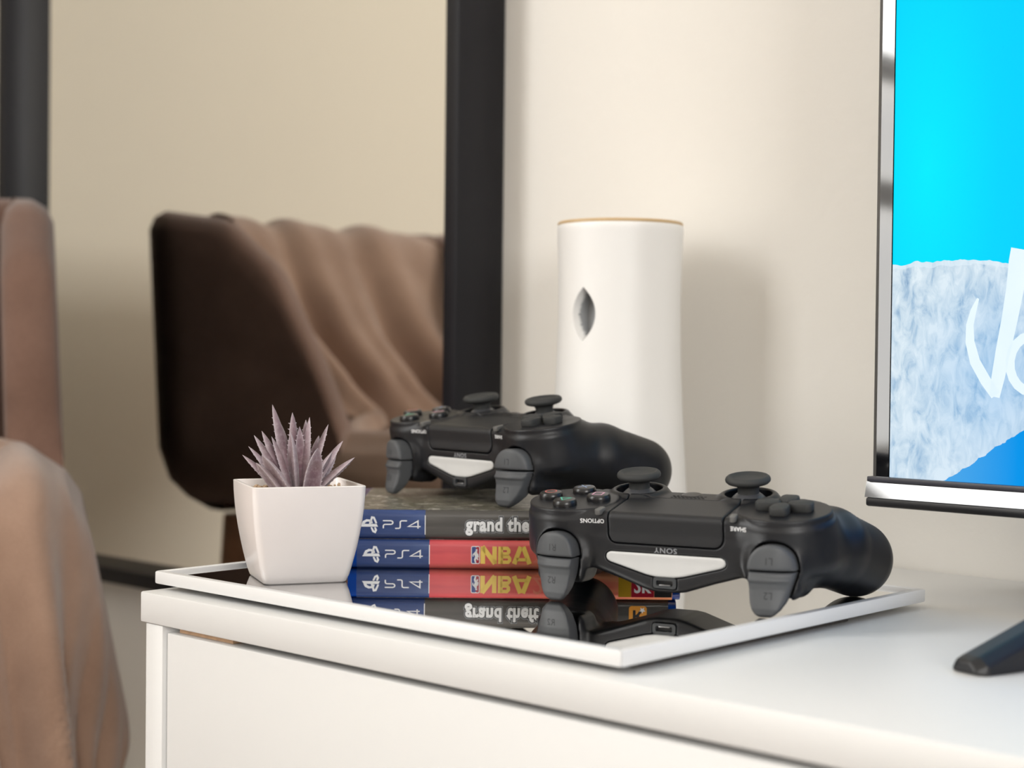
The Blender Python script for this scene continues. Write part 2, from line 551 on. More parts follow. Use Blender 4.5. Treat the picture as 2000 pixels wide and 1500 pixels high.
def surface_nets(F, org, h):
    nx, ny, nz = F.shape
    S = F < 0
    c = [(i, j, k) for i in (0, 1) for j in (0, 1) for k in (0, 1)]
    cnt = np.zeros((nx - 1, ny - 1, nz - 1), np.int8)
    for i, j, k in c:
        cnt += S[i:nx - 1 + i, j:ny - 1 + j, k:nz - 1 + k]
    act = np.argwhere((cnt > 0) & (cnt < 8))
    idx = np.full(cnt.shape, -1, np.int32)
    idx[act[:, 0], act[:, 1], act[:, 2]] = np.arange(len(act))
    val = np.stack([F[act[:, 0] + i, act[:, 1] + j, act[:, 2] + k] for i, j, k in c], 1)
    acc = np.zeros((len(act), 3)); num = np.zeros(len(act))
    for a in range(8):
        for b in range(a + 1, 8):
            d = [c[b][q] - c[a][q] for q in range(3)]
            if sum(abs(x) for x in d) != 1: continue
            va, vb = val[:, a], val[:, b]
            m = (va < 0) != (vb < 0)
            t = np.where(m, va / np.where(m, va - vb, 1), 0)
            p = np.array(c[a], float)[None] + t[:, None] * np.array(d, float)[None]
            acc += p * m[:, None]; num += m
    V = (act + acc / num[:, None]) * h + np.array(org)
    Q = []
    for ax in range(3):
        u, w = [(1, 2), (2, 0), (0, 1)][ax]
        sl0 = [slice(None)] * 3; sl1 = [slice(None)] * 3
        sl0[ax] = slice(0, -1); sl1[ax] = slice(1, None)
        for q in (u, w):
            sl0[q] = slice(1, -1); sl1[q] = slice(1, -1)
        A, B = S[tuple(sl0)], S[tuple(sl1)]
        e = np.argwhere(A != B)
        flip = A[e[:, 0], e[:, 1], e[:, 2]]
        e = e.copy()
        for q in (u, w): e[:, q] += 1
        def cell(du, dw):
            p = e.copy(); p[:, u] += du; p[:, w] += dw
            return idx[p[:, 0], p[:, 1], p[:, 2]]
        q = np.stack([cell(-1, -1), cell(0, -1), cell(0, 0), cell(-1, 0)], 1)
        q[~flip] = q[~flip][:, ::-1]
        Q.append(q)
    Q = np.concatenate(Q)
    Q = Q[(Q >= 0).all(1)]
    # normals from the field gradient
    G = np.stack(np.gradient(F), -1).astype(np.float32)
    g = (V - np.array(org)) / h
    i0 = np.clip(np.floor(g).astype(int), 0, np.array(F.shape) - 2)
    fr = g - i0
    nr = np.zeros_like(V)
    for i, j, k in c:
        wgt = (fr[:, 0] if i else 1 - fr[:, 0]) * (fr[:, 1] if j else 1 - fr[:, 1]) * (fr[:, 2] if k else 1 - fr[:, 2])
        nr += G[i0[:, 0] + i, i0[:, 1] + j, i0[:, 2] + k] * wgt[:, None]
    nr /= np.linalg.norm(nr, axis=1)[:, None] + 1e-9
    return V, Q, nr

def nets_mesh(name, F, org, h, scale=0.001):
    V, Q, nr = surface_nets(F, org, h)
    me = bpy.data.meshes.new(name)
    me.vertices.add(len(V)); me.vertices.foreach_set('co', (V * scale).astype(np.float32).ravel())
    me.loops.add(len(Q) * 4); me.loops.foreach_set('vertex_index', Q.astype(np.int32).ravel())
    me.polygons.add(len(Q))
    me.polygons.foreach_set('loop_start', np.arange(0, len(Q) * 4, 4, dtype=np.int32))
    me.polygons.foreach_set('loop_total', np.full(len(Q), 4, np.int32))
    me.update(calc_edges=True)
    me.polygons.foreach_set('use_smooth', np.ones(len(Q), bool))
    me.normals_split_custom_set_from_vertices(nr.astype(np.float32))
    me.update()
    return me

def poly_sdf(px, pz, pts):
    """signed distance to a 2-D polygon (vectorised)"""
    pts = np.array(pts, np.float32)
    d = np.full(px.shape, 1e9, np.float32)
    s = np.ones(px.shape, np.float32)
    n = len(pts)
    for i in range(n):
        a, b = pts[i], pts[(i + 1) % n]
        ex, ez = b - a
        wx, wz = px - a[0], pz - a[1]
        t = np.clip((wx * ex + wz * ez) / (ex * ex + ez * ez), 0, 1)
        d = np.minimum(d, (wx - ex * t) ** 2 + (wz - ez * t) ** 2)
        c1, c2, c3 = pz >= a[1], pz < b[1], (ex * wz) > (ez * wx)
        flip = (c1 & c2 & c3) | (~c1 & ~c2 & ~c3)
        s = np.where(flip, -s, s)
    return s * np.sqrt(d)

def rbox2(u, w, cu, cw, hu, hw, r):
    a, b = np.abs(u - cu) - hu + r, np.abs(w - cw) - hw + r
    return np.hypot(np.maximum(a, 0), np.maximum(b, 0)) + np.minimum(np.maximum(a, b), 0) - r

def rbox3(p, c, hf, r):
    q = [np.abs(p[i] - c[i]) - hf[i] + r for i in range(3)]
    return np.sqrt(sum(np.maximum(a, 0) ** 2 for a in q)) + np.minimum(np.maximum(q[0], np.maximum(q[1], q[2])), 0) - r

def rcyl(u, w, z, cu, cw, rad, z0, z1, r):
    a = np.hypot(u - cu, w - cw) - rad + r
    b = np.abs(z - (z0 + z1) / 2) - (z1 - z0) / 2 + r
    return np.hypot(np.maximum(a, 0), np.maximum(b, 0)) + np.minimum(np.maximum(a, b), 0) - r

def cone(p, a, b, r1, r2):
    a, b = np.array(a, float), np.array(b, float)
    d = b - a
    t = np.clip(sum((p[i] - a[i]) * d[i] for i in range(3)) / (d @ d), 0, 1)
    t = t.astype(np.float32)
    return np.sqrt(sum((p[i] - a[i] - d[i] * t) ** 2 for i in range(3))) - (r1 + (r2 - r1) * t)

# --- the controller, millimetres; x across, y away from the light bar, z up; rests on z = 0
TAU = R(9.5)
DC, DS = math.cos(TAU), math.sin(TAU)
DY0, DZ0 = 4.0, 40.0
def dev(x, yd, zd):
    return (x, DY0 + yd * DC - zd * DS, DZ0 + yd * DS + zd * DC)

POD = (49.8, 18.6)       # centre of the round button fields (device x, y)
STK = (26.5, 42.0)       # thumbstick centres
LBAR = [(-27.4, 20.3), (-27.0, 21.5), (-25.8, 22.2), (25.8, 22.2), (27.0, 21.5), (27.4, 20.3), (26.9, 19.3), (25.6, 18.6), (8.5, 13.9), (4, 13.2), (-4, 13.2), (-8.5, 13.9), (-25.6, 18.6), (-26.9, 19.3)]

def trigger_fields(x, y, z):
    """x >= 0 side: upper button and lower trigger"""
    # the front bends back towards the sides
    y = y + 1.8 - 0.13 * (x - 50.5) - 0.034 * np.maximum(x - 50.5, 0) ** 2
    # upper shoulder button
    top = (np.abs((x - 50.3) / 10.0) ** 2.3 + np.abs((z - 19.7) / 11.2) ** 2.3) ** (1 / 2.3) - 1
    up2 = np.maximum(top * 10.0, 19.95 - z)
    yf = -1.6 + 0.010 * (z - 22) ** 2 + 0.010 * (x - 50.5) ** 2
    up = smax(smax(up2, yf - y, 1.6), y - 12, 1.0)
    # lower trigger
    zz = [-2, 0, 1.2, 3, 6, 10, 14, 17, 19.4, 22]
    hw = [0.0, 2.2, 4.0, 5.5, 6.9, 7.9, 8.7, 9.3, 9.6, 9.7]
    half = np.interp(z, zz, hw)
    cx = 50.5 - np.clip(20 - z, 0, 20) * 0.10
    lo2 = np.maximum(np.abs(x - cx) - half, np.maximum(z - 19.25, 0.1 - z))
    yf = np.interp(z, [0, 1.5, 4, 8, 12, 14.6, 15.8, 16.6, 17.6, 19.4], [-1.0, -2.4, -2.7, -1.8, -1.1, -1.4, -2.3, -2.0, -1.2, -1.0]) + 0.011 * (x - cx) ** 2
    yb = np.interp(z, [0, 2, 6, 12, 19], [1.0, 3.0, 6.5, 10, 11])
    lo = smax(smax(lo2, yf - y, 1.4), y - yb, 1.5)
    return up.astype(np.float32), lo.astype(np.float32), np.minimum(up2, lo2)

def controller_meshes():
    h = 0.55
    nxh = int(88 / h)
    xs = (np.arange(nxh + 1) * h).astype(np.float32)
    ys = np.arange(-7, 97, h).astype(np.float32)
    zs = np.arange(-2.2, 60, h).astype(np.float32)
    x, y, z = np.meshgrid(xs, ys, zs, indexing='ij')
    yd = (y - DY0) * DC + (z - DZ0) * DS
    zd = -(y - DY0) * DS + (z - DZ0) * DC
    D = (x, yd, zd)
    P = (x, y, z)
    core = rbox3(D, (0, 23.6, -10.5), (47, 22.4, 10.5), 3.2)
    chin2 = poly_sdf(x, z, [(-36, 30), (36, 30), (36, 14.8), (22, 10.6), (9, 6.2), (5, 5.6), (-5, 5.6), (-9, 6.2), (-22, 10.6), (-36, 14.8)])
    chin = smax(chin2, np.abs(y - 24) - 17.0, 4.0)
    f = smin(core, chin, 3.0)
    pod = rcyl(x, yd, zd, POD[0], POD[1], 21.8, -24, -0.3, 4.5)
    f = smin(f, pod, 4.0)
    hous = rbox3(P, (50.0, 14.4, 17), (11.6, 10.6, 10.5), 5.0)
    f = smin(f, hous, 5.0)
    g = cone(P, (54, 33, 25.4), (61.5, 53, 25.2), 17.2, 18.2)
    g = smin(g, cone(P, (61.5, 53, 25.2), (68.0, 77.5, 17.7), 18.2, 17.7), 2.0)
    f = smin(f, g, 9.5)
    # flat round field of the buttons
    f = smin(f, rcyl(x, yd, zd, POD[0], POD[1], 20.8, -6, 1.0, 0.5), 0.5)
    # stick collars
    rr = np.hypot(x - STK[0], yd - STK[1])
    col = smax(rr - (17.0 - 0.72 * (zd + 4)), zd - 1.7, 1.2)
    col = np.maximum(col, -(zd + 14))
    f = smin(f, col, 1.6)
    f = np.maximum(f, -0.02 - z)
    body0 = f.copy()
    # sockets of the sticks
    well = np.sqrt(rr ** 2 + (zd + 1.0) ** 2 * 1.0) - 11.0
    f = smax(f, -np.maximum(well, -(zd + 9)), 0.7)
    # recess of the touch pad
    pad = np.maximum(rbox2(x, z, 0, 63.5, 26.6, 36.5, 4.0), yd - 31.0)
    f = np.maximum(f, -np.maximum(pad - 0.55, -(body0 + 2.2)))
    # recess of the light bar
    lb2 = poly_sdf(x, z, LBAR) - 0.7
    front = y - 16
    f = np.maximum(f, -np.maximum(np.maximum(lb2 - 0.3, front), -(body0 + 1.6)))
    # trigger openings
    _, _, sil = trigger_fields(x, y, z)
    f = np.maximum(f, -np.maximum(sil - 1.0, y - 13.5))
    # port opening
    us = np.maximum(rbox2(x, z, 0, 10.1, 5.6, 2.6, 1.4), y - 14)
    f = np.maximum(f, -np.maximum(us - 0.2, -(body0 + 1.5)))
    # seam between upper and lower shell
    def full(a):
        return np.concatenate([a[:0:-1], a], 0)
    org = (-nxh * h, float(ys[0]), float(zs[0]))
    body = nets_mesh('controller_body', full(f), org, h)
    padf = np.maximum(smax(np.maximum(pad, 0 * pad - 99), body0 - 0.22, 0.6), -(body0 + 2.0))
    sub = (slice(0, int(30 / h)), slice(0, int(48 / h)), slice(int(24 / h), None))
    def sect(a, sl):
        b = full(a[sl])
        n = a[sl].shape[0]
        o = (-(n - 1) * h, float(ys[sl[1].start or 0]), float(zs[sl[2].start or 0]))
        return b, o
    b, o = sect(padf, sub)
    padm = nets_mesh('touch_pad', b, o, h)
    lbf = np.maximum(smax(np.maximum(lb2 + 0.05, front), body0 - 0.15, 0.8), -(body0 + 1.5))
    sub = (slice(0, int(31 / h)), slice(0, int(30 / h)), slice(int(10 / h), int(30 / h)))
    b, o = sect(lbf, sub)
    lbm = nets_mesh('light_bar', b, o, h)
    # solid body for projecting prints on
    bvh_v, bvh_q, _ = surface_nets(full(body0)[::1], org, h)
    bvh = BVHTree.FromPolygons([tuple(p) for p in bvh_v], [tuple(int(i) for i in q) for q in bvh_q])
    # triggers on a finer grid
    h2 = 0.38
    xs = np.arange(36, 65, h2).astype(np.float32); ys2 = np.arange(-6, 14, h2).astype(np.float32); zs2 = np.arange(-1.5, 33, h2).astype(np.float32)
    x, y, z = np.meshgrid(xs, ys2, zs2, indexing='ij')
    up, lo, _ = trigger_fields(x, y, z)
    o2 = (36.0, -6.0, -1.5)
    trig = {}
    for nm, F in (('shoulder_button', up), ('trigger', lo)):
        trig[nm, 1] = nets_mesh(nm, F, o2, h2)
        Fm = F[::-1]
        trig[nm, -1] = nets_mesh(nm, Fm, (-(36.0 + (len(xs) - 1) * h2), -6.0, -1.5), h2)
    tv = []
    for s in (1, -1):
        for nm in ('shoulder_button', 'trigger'):
            me = trig[nm, s]
            tv.append((me, s, nm))
    return body, padm, lbm, trig, bvh

def mesh_bvh(me):
    return BVHTree.FromPolygons([v.co * 1000 for v in me.vertices], [tuple(p.vertices) for p in me.polygons])

def project(name, vf, bvh, origin, ux, uw, direction, lift=0.12):
    """lay flat 2-D faces (mm) on a curved surface: start at origin + u*ux + w*uw, travel along direction"""
    v2, f2 = vf
    d = Vector(direction).normalized()
    out = []
    for p in v2:
        s = Vector(origin) + Vector(ux) * p[0] + Vector(uw) * p[1]
        hit = bvh.ray_cast(s, d)
        q = hit[0] - d * lift if hit[0] is not None else s
        out.append(q * 0.001)
    me = bpy.data.meshes.new(name)
    me.from_pydata([tuple(p) for p in out], [], [tuple(q) for q in f2])
    me.validate(); me.update()
    return me

def device_matrix(x, yd, zd, rotz=0.0):
    p = Vector(dev(x, yd, zd)) * 0.001
    return Matrix.Translation(p) @ Matrix.Rotation(TAU, 4, 'X') @ Matrix.Rotation(rotz, 4, 'Z')

def controller_prototype():
    body, padm, lbm, trig, bvh = controller_meshes()
    root = empty('game_controller', (0, 0, 0))
    obj('controller_body', body, M['black_plastic'], root)
    pad = obj('touch_pad', padm, M['pad_plastic'], root)
    lb = obj('light_bar', lbm, M['led'], root)
    lb['label'] = 'pale frosted light bar'
    mm = lambda prof: [(r / 1000, z / 1000) for r, z in prof]
    for s in (-1, 1):
        for nm in ('shoulder_button', 'trigger'):
            o = obj(nm, trig[nm, s], M['trigger'], root)
            tb = mesh_bvh(trig[nm, s])
            txt = ('L' if s > 0 else 'R') + ('1' if nm == 'shoulder_button' else '2')
            zc = 24.3 if nm == 'shoulder_button' else 9.6
            vf = text2d(txt, 4.4, 0.0, 'CENTER', 0.9)
            # the letters read from the player's side, so they stand upside down here
            obj('lettering', project('lettering', vf, tb, (s * 50.0, -20, zc), (-1, 0, 0), (0, 0, -1), (0, 1, 0), 0.07), M['print_dark'], o)
    # thumbsticks
    cap = lathe('thumbstick_cap', mm([(0, 8.5), (5.5, 8.6), (7.0, 8.9), (7.8, 9.5), (8.6, 9.9), (9.4, 9.7), (10.1, 9.1), (10.4, 8.2), (10.2, 7.3), (9.4, 6.5), (8.0, 6.0), (6.3, 5.7),
                 (5.2, 5.0), (4.8, 3.6), (5.0, 1.6), (0, 1.5)]), 56)
    skirt = lathe('stick_skirt', mm([(0, 2.2), (4.4, 2.1), (5.2, 1.7), (6.6, 0.7), (8.4, -1.0), (9.8, -3.8), (10.0, -6.5), (0, -6.5)]), 48)
    for s in (-1, 1):
        o = obj('thumbstick', cap, M['rubber'], root); o.matrix_local = device_matrix(s * STK[0], STK[1], 0)
        k = obj('stick_skirt', skirt, M['stick_shaft'], o)
    # face buttons (player's right hand = -x)
    btn = lathe('face_button', mm([(0, 3.15), (3.9, 3.1), (4.9, 2.85), (5.4, 2.2), (5.55, 1.2), (5.55, -0.6), (0, -0.6)]), 40)
    ringb = [(2.6 * math.cos(a), 2.6 * math.sin(a)) for a in np.linspace(0, 2 * math.pi, 33)[:-1]]
    tri = [(0, -2.7), (2.5, 1.7), (-2.5, 1.7)]
    sq = [(-2.2, -2.2), (2.2, -2.2), (2.2, 2.2), (-2.2, 2.2)]
    cr = merge2d([stroke([(-2.2, -2.2), (2.2, 2.2)], 0.55), stroke([(-2.2, 2.2), (2.2, -2.2)], 0.55)])
    offs = 11.9
    for dx, dy, vf, m, nm in ((0, -offs, stroke(tri, 0.6, True), 'sym_green', 'triangle'), (-offs, 0, stroke(ringb, 0.6, True), 'sym_red', 'circle'),
                              (0, offs, cr, 'sym_blue', 'cross'), (offs, 0, stroke(sq, 0.6, True), 'sym_pink', 'square')):
        o = obj('face_button', btn, M['gloss_black'], root)
        o.matrix_local = device_matrix(-POD[0] + dx, POD[1] + dy, 0.9)
        o['label'] = 'black round button with a %s mark' % nm
        obj('symbol', slab2d('symbol', vf, 3.19, lambda u, w, d: Vector((u, w, d)) * 0.001), M[m], o)
    # direction pad: four separate arms
    arm = []
    prof = [(2.2, 0), (5.0, 3.6), (5.0, 9.2), (3.6, 11.0), (-3.6, 11.0), (-5.0, 9.2), (-5.0, 3.6), (-2.2, 0)]
    prof = [(a * 0.82, b + 1.7) for a, b in prof]
    dpm = prism('direction_button', [(a / 1000, b / 1000) for a, b in prof], -0.0006, 0.0036, 'z', 0.0009, True)
    for k in range(4):
        o = obj('direction_button', dpm, M['rubber'], root)
        o.matrix_local = device_matrix(POD[0], POD[1], 1.3, k * math.pi / 2)
    # small option and share buttons
    caps = []
    for a in np.linspace(0, math.pi, 9): caps.append((1.55 * math.cos(a), 2.0 + 1.55 * math.sin(a)))
    for a in np.linspace(math.pi, 2 * math.pi, 9): caps.append((1.55 * math.cos(a), -2.0 + 1.55 * math.sin(a)))
    sm = prism('small_button', [(a / 1000, b / 1000) for a, b in caps], -0.0012, 0.0014, 'z', 0.0005, True)
    for s in (-1, 1):
        o = obj('small_button', sm, M['button_grey'], root)
        o.matrix_local = device_matrix(s * 31.2, 3.4, 0.0, s * R(6))
        vf = text2d('OPTIONS' if s < 0 else 'SHARE', 2.7, 0.03, 'CENTER', 0.95)
        obj('lettering', project('lettering', vf, bvh, (s * 34.0, -20, 35.0), (-1, 0, 0), (0, 0, -1), (0, 1, 0.05), 0.1), M['print_white'], root)
    vf = text2d('SONY', 3.3, 0.03, 'CENTER', 1.15, 1.1)
    obj('lettering', project('lettering', vf, bvh, (0.5, -20, 24.7), (-1, 0, 0), (0, 0, -1), (0, 1, 0), 0.1), M['print_grey'], root)
    # speaker holes and home button
    hole = []
    for r_ in range(3):
        for q in range(9 - (r_ % 2)):
            cx, cy = (q - (8 - (r_ % 2)) / 2) * 1.9, 33.6 + r_ * 1.6
            pts = [Vector((cx + 0.7 * math.cos(a), cy + 0.7 * math.sin(a))) for a in np.linspace(0, 2 * math.pi, 9)[:-1]]
            hole.append((pts, [tuple(range(8))]))
    o = obj('speaker_grille', slab2d('speaker_grille', merge2d(hole), 0.06, lambda u, w, d: Vector(dev(u, w, d)) * 0.001), M['hole'], root)
    hb = lathe('home_button', mm([(0, 0.7), (3.6, 0.7), (4.6, 0.5), (5.0, 0.2), (5.0, -0.5), (0, -0.5)]), 36)
    o = obj('home_button', hb, M['gloss_black'], root); o.matrix_local = device_matrix(0, 40.0, -0.35)
    # charging port
    def rr(w, h_, r, n=6):
        pts = []
        for cx, cz, a0 in ((w - r, h_ - r, 0), (-w + r, h_ - r, 90), (-w + r, -h_ + r, 180), (w - r, -h_ + r, 270)):
            for a in np.linspace(R(a0), R(a0 + 90), n): pts.append((cx + r * math.cos(a), cz + r * math.sin(a)))
        return pts
    yfr = bvh.ray_cast(Vector((0, -20, 12.3)), Vector((0, 1, 0)))[0].y - 0.2
    outer, inner = rr(5.4, 2.4, 1.3), rr(3.9, 1.15, 0.6)
    v, f = [], []
    n = len(outer)
    for pts, yy in ((outer, yfr + 2.5), (outer, yfr), (inner, yfr), (inner, yfr + 2.0)):
        v += [Vector((a, yy, b + 10.1)) * 0.001 for a, b in pts]
    for k in range(3):
        f += [(k * n + i, k * n + (i + 1) % n, (k + 1) * n + (i + 1) % n, (k + 1) * n + i) for i in range(n)]
    port = obj('charging_port', from_data('charging_port', v, f, True, 40), M['usb_grey'], root)
    obj('port_void', from_data('port_void', [Vector((a, yfr + 1.8, b + 10.1)) * 0.001 for a, b in inner], [tuple(range(n))], False), M['hole'], port)
    obj('port_shell', box('port_shell', (-0.0026, (yfr + 0.25) / 1000, 0.00885), (0.0026, (yfr + 1.4) / 1000, 0.0094), 0.0002), M['metal'], port)
    return root

def copy_tree(o, parent=None):
    c = o.copy()
    COL.objects.link(c)
    c.parent = parent
    for ch in list(o.children):
        copy_tree(ch, c)
    return c

GLASS = CAMZ - 0.1102     # level of the tray's mirror plate
STACK = CAMZ - 0.0795     # top of the two game cases

front = controller_prototype()
rear = copy_tree(front)
def place(o, X, Z, z, yaw, dx, label):
    p = W(X, Z)
    ang = YAW - R(yaw)
    o.location = (p.x + dx * math.cos(ang) / 1000, p.y + dx * math.sin(ang) / 1000, z)
    o.rotation_euler = (0, 0, ang)
    tag(o, label, 'controller', 'black wireless game controllers')
place(front, 66.9, 694.5, GLASS + 0.0001, 25.06, -1.5, 'black game controller lying on the mirrored tray, in front of the game cases')
place(rear, -33.2, 864.2, STACK + 0.0002, 48.5, 0.0, 'black game controller lying on top of the stacked game cases')

# ----------------------------------------------------------------------------
# mirrored tray
# ----------------------------------------------------------------------------
def tray():
    a0, a1, b0, b1 = -0.6635, -0.3665, 0.4570, 0.6870
    t = empty('mirror_tray', ((a0 + a1) / 2, (b0 + b1) / 2, TABLE))
    tag(t, 'rectangular mirrored tray with a thin white rim, on the cabinet top', 'tray')
    o = Vector(t.location)
    zt, zb = GLASS + 0.0016, TABLE + 0.0031
    w = 0.0042
    def bar(poly):
        obj('rim_bar', prism('rim_bar', [(p[0] - o.x, p[1] - o.y) for p in poly], zb - o.z, zt - o.z, 'z', 0.0007), M['tray_white'], t)
    bar([(a0, b0), (a1, b0), (a1 - w, b0 + w), (a0 + w, b0 + w)])
    bar([(a0, b1), (a0 + w, b1 - w), (a1 - w, b1 - w), (a1, b1)])
    bar([(a0, b0), (a0 + w, b0 + w), (a0 + w, b1 - w), (a0, b1)])
    bar([(a1, b0), (a1, b1), (a1 - w, b1 - w), (a1 - w, b0 + w)])
    obj('mirror_plate', box('mirror_plate', (a0 + w - 0.0005 - o.x, b0 + w - 0.0005 - o.y, zb + 0.0005 - o.z), (a1 - w + 0.0005 - o.x, b1 - w + 0.0005 - o.y, GLASS - o.z)), M['mirror_tray'], t)
    for x0, x1 in ((a0 + 0.030, a0 + 0.060), (a1 - 0.060, a1 - 0.006)):
        obj('foot_pad', box('foot_pad', (x0 - o.x, b0 + 0.015 - o.y, 0.0), (x1 - o.x, b1 - 0.060 - o.y, zb - o.z), 0.0005), M['tray_base'], t)
tray()

# ----------------------------------------------------------------------------
# game cases
# ----------------------------------------------------------------------------
def platform_mark():
    """the platform's P and S emblem, upright; unit size about 1"""
    parts = []
    stem = [(-0.16, -0.56), (0.06, -0.48), (0.06, 0.40), (-0.16, 0.52)]
    parts.append(([Vector(p) for p in stem], [(0, 1, 2, 3)]))
    bowl = [(0.0, 0.36), (0.22, 0.27), (0.33, 0.10), (0.31, -0.06), (0.22, -0.12), (0.02, -0.06)]
    parts.append(stroke(bowl, [0.16, 0.18, 0.18, 0.16, 0.14, 0.10]))
    parts.append(stroke([(-0.20, -0.16), (-0.52, -0.28), (-0.58, -0.38), (-0.42, -0.44), (-0.20, -0.38)], [0.10, 0.13, 0.13, 0.13, 0.10]))
    parts.append(stroke([(0.10, -0.20), (0.34, -0.14), (0.58, -0.20), (0.56, -0.30), (0.34, -0.38), (0.10, -0.46)], [0.11, 0.12, 0.13, 0.13, 0.12, 0.11]))
    return merge2d(parts)

def ps4_word(w):
    """thin geometric lettering PS4, cap height 1"""
    def arc(cx, cy, r, a0, a1, n=5):
        return [(cx + r * math.cos(a), cy + r * math.sin(a)) for a in np.linspace(R(a0), R(a1), n)]
    P = [(0.0, 1.0)] + [(0.95, 1.0)] + arc(0.95, 0.76, 0.24, 90, -90)[1:] + [(0.28, 0.52)] + arc(0.28, 0.30, 0.22, 90, 180)[1:] + [(0.06, 0.0)]
    S = [(1.45, 0.0), (1.85, 0.0)] + arc(1.85, 0.2, 0.2, -90, 0)[1:] + [(2.05, 0.8)] + arc(2.25, 0.8, 0.2, 180, 90)[1:] + [(2.85, 1.0)]
    F = [(4.15, 0.0), (4.15, 1.0), (3.0, 0.26), (4.45, 0.26)]
    return merge2d([stroke(P, w), stroke(S, w), stroke(F, w)])

def xform(vf, sx, sy, dx, dz, rot=0.0):
    c, s = math.cos(rot), math.sin(rot)
    return [Vector(((p[0] * c - p[1] * s) * sx + dx, (p[0] * s + p[1] * c) * sy + dz)) for p in vf[0]], vf[1]

CASE_L, CASE_D, CASE_H = 171.5, 135.0, 15.2
def rect(x0, x1, z0, z1):
    return [Vector((x0, z0)), Vector((x1, z0)), Vector((x1, z1)), Vector((x0, z1))], [(0, 1, 2, 3)]

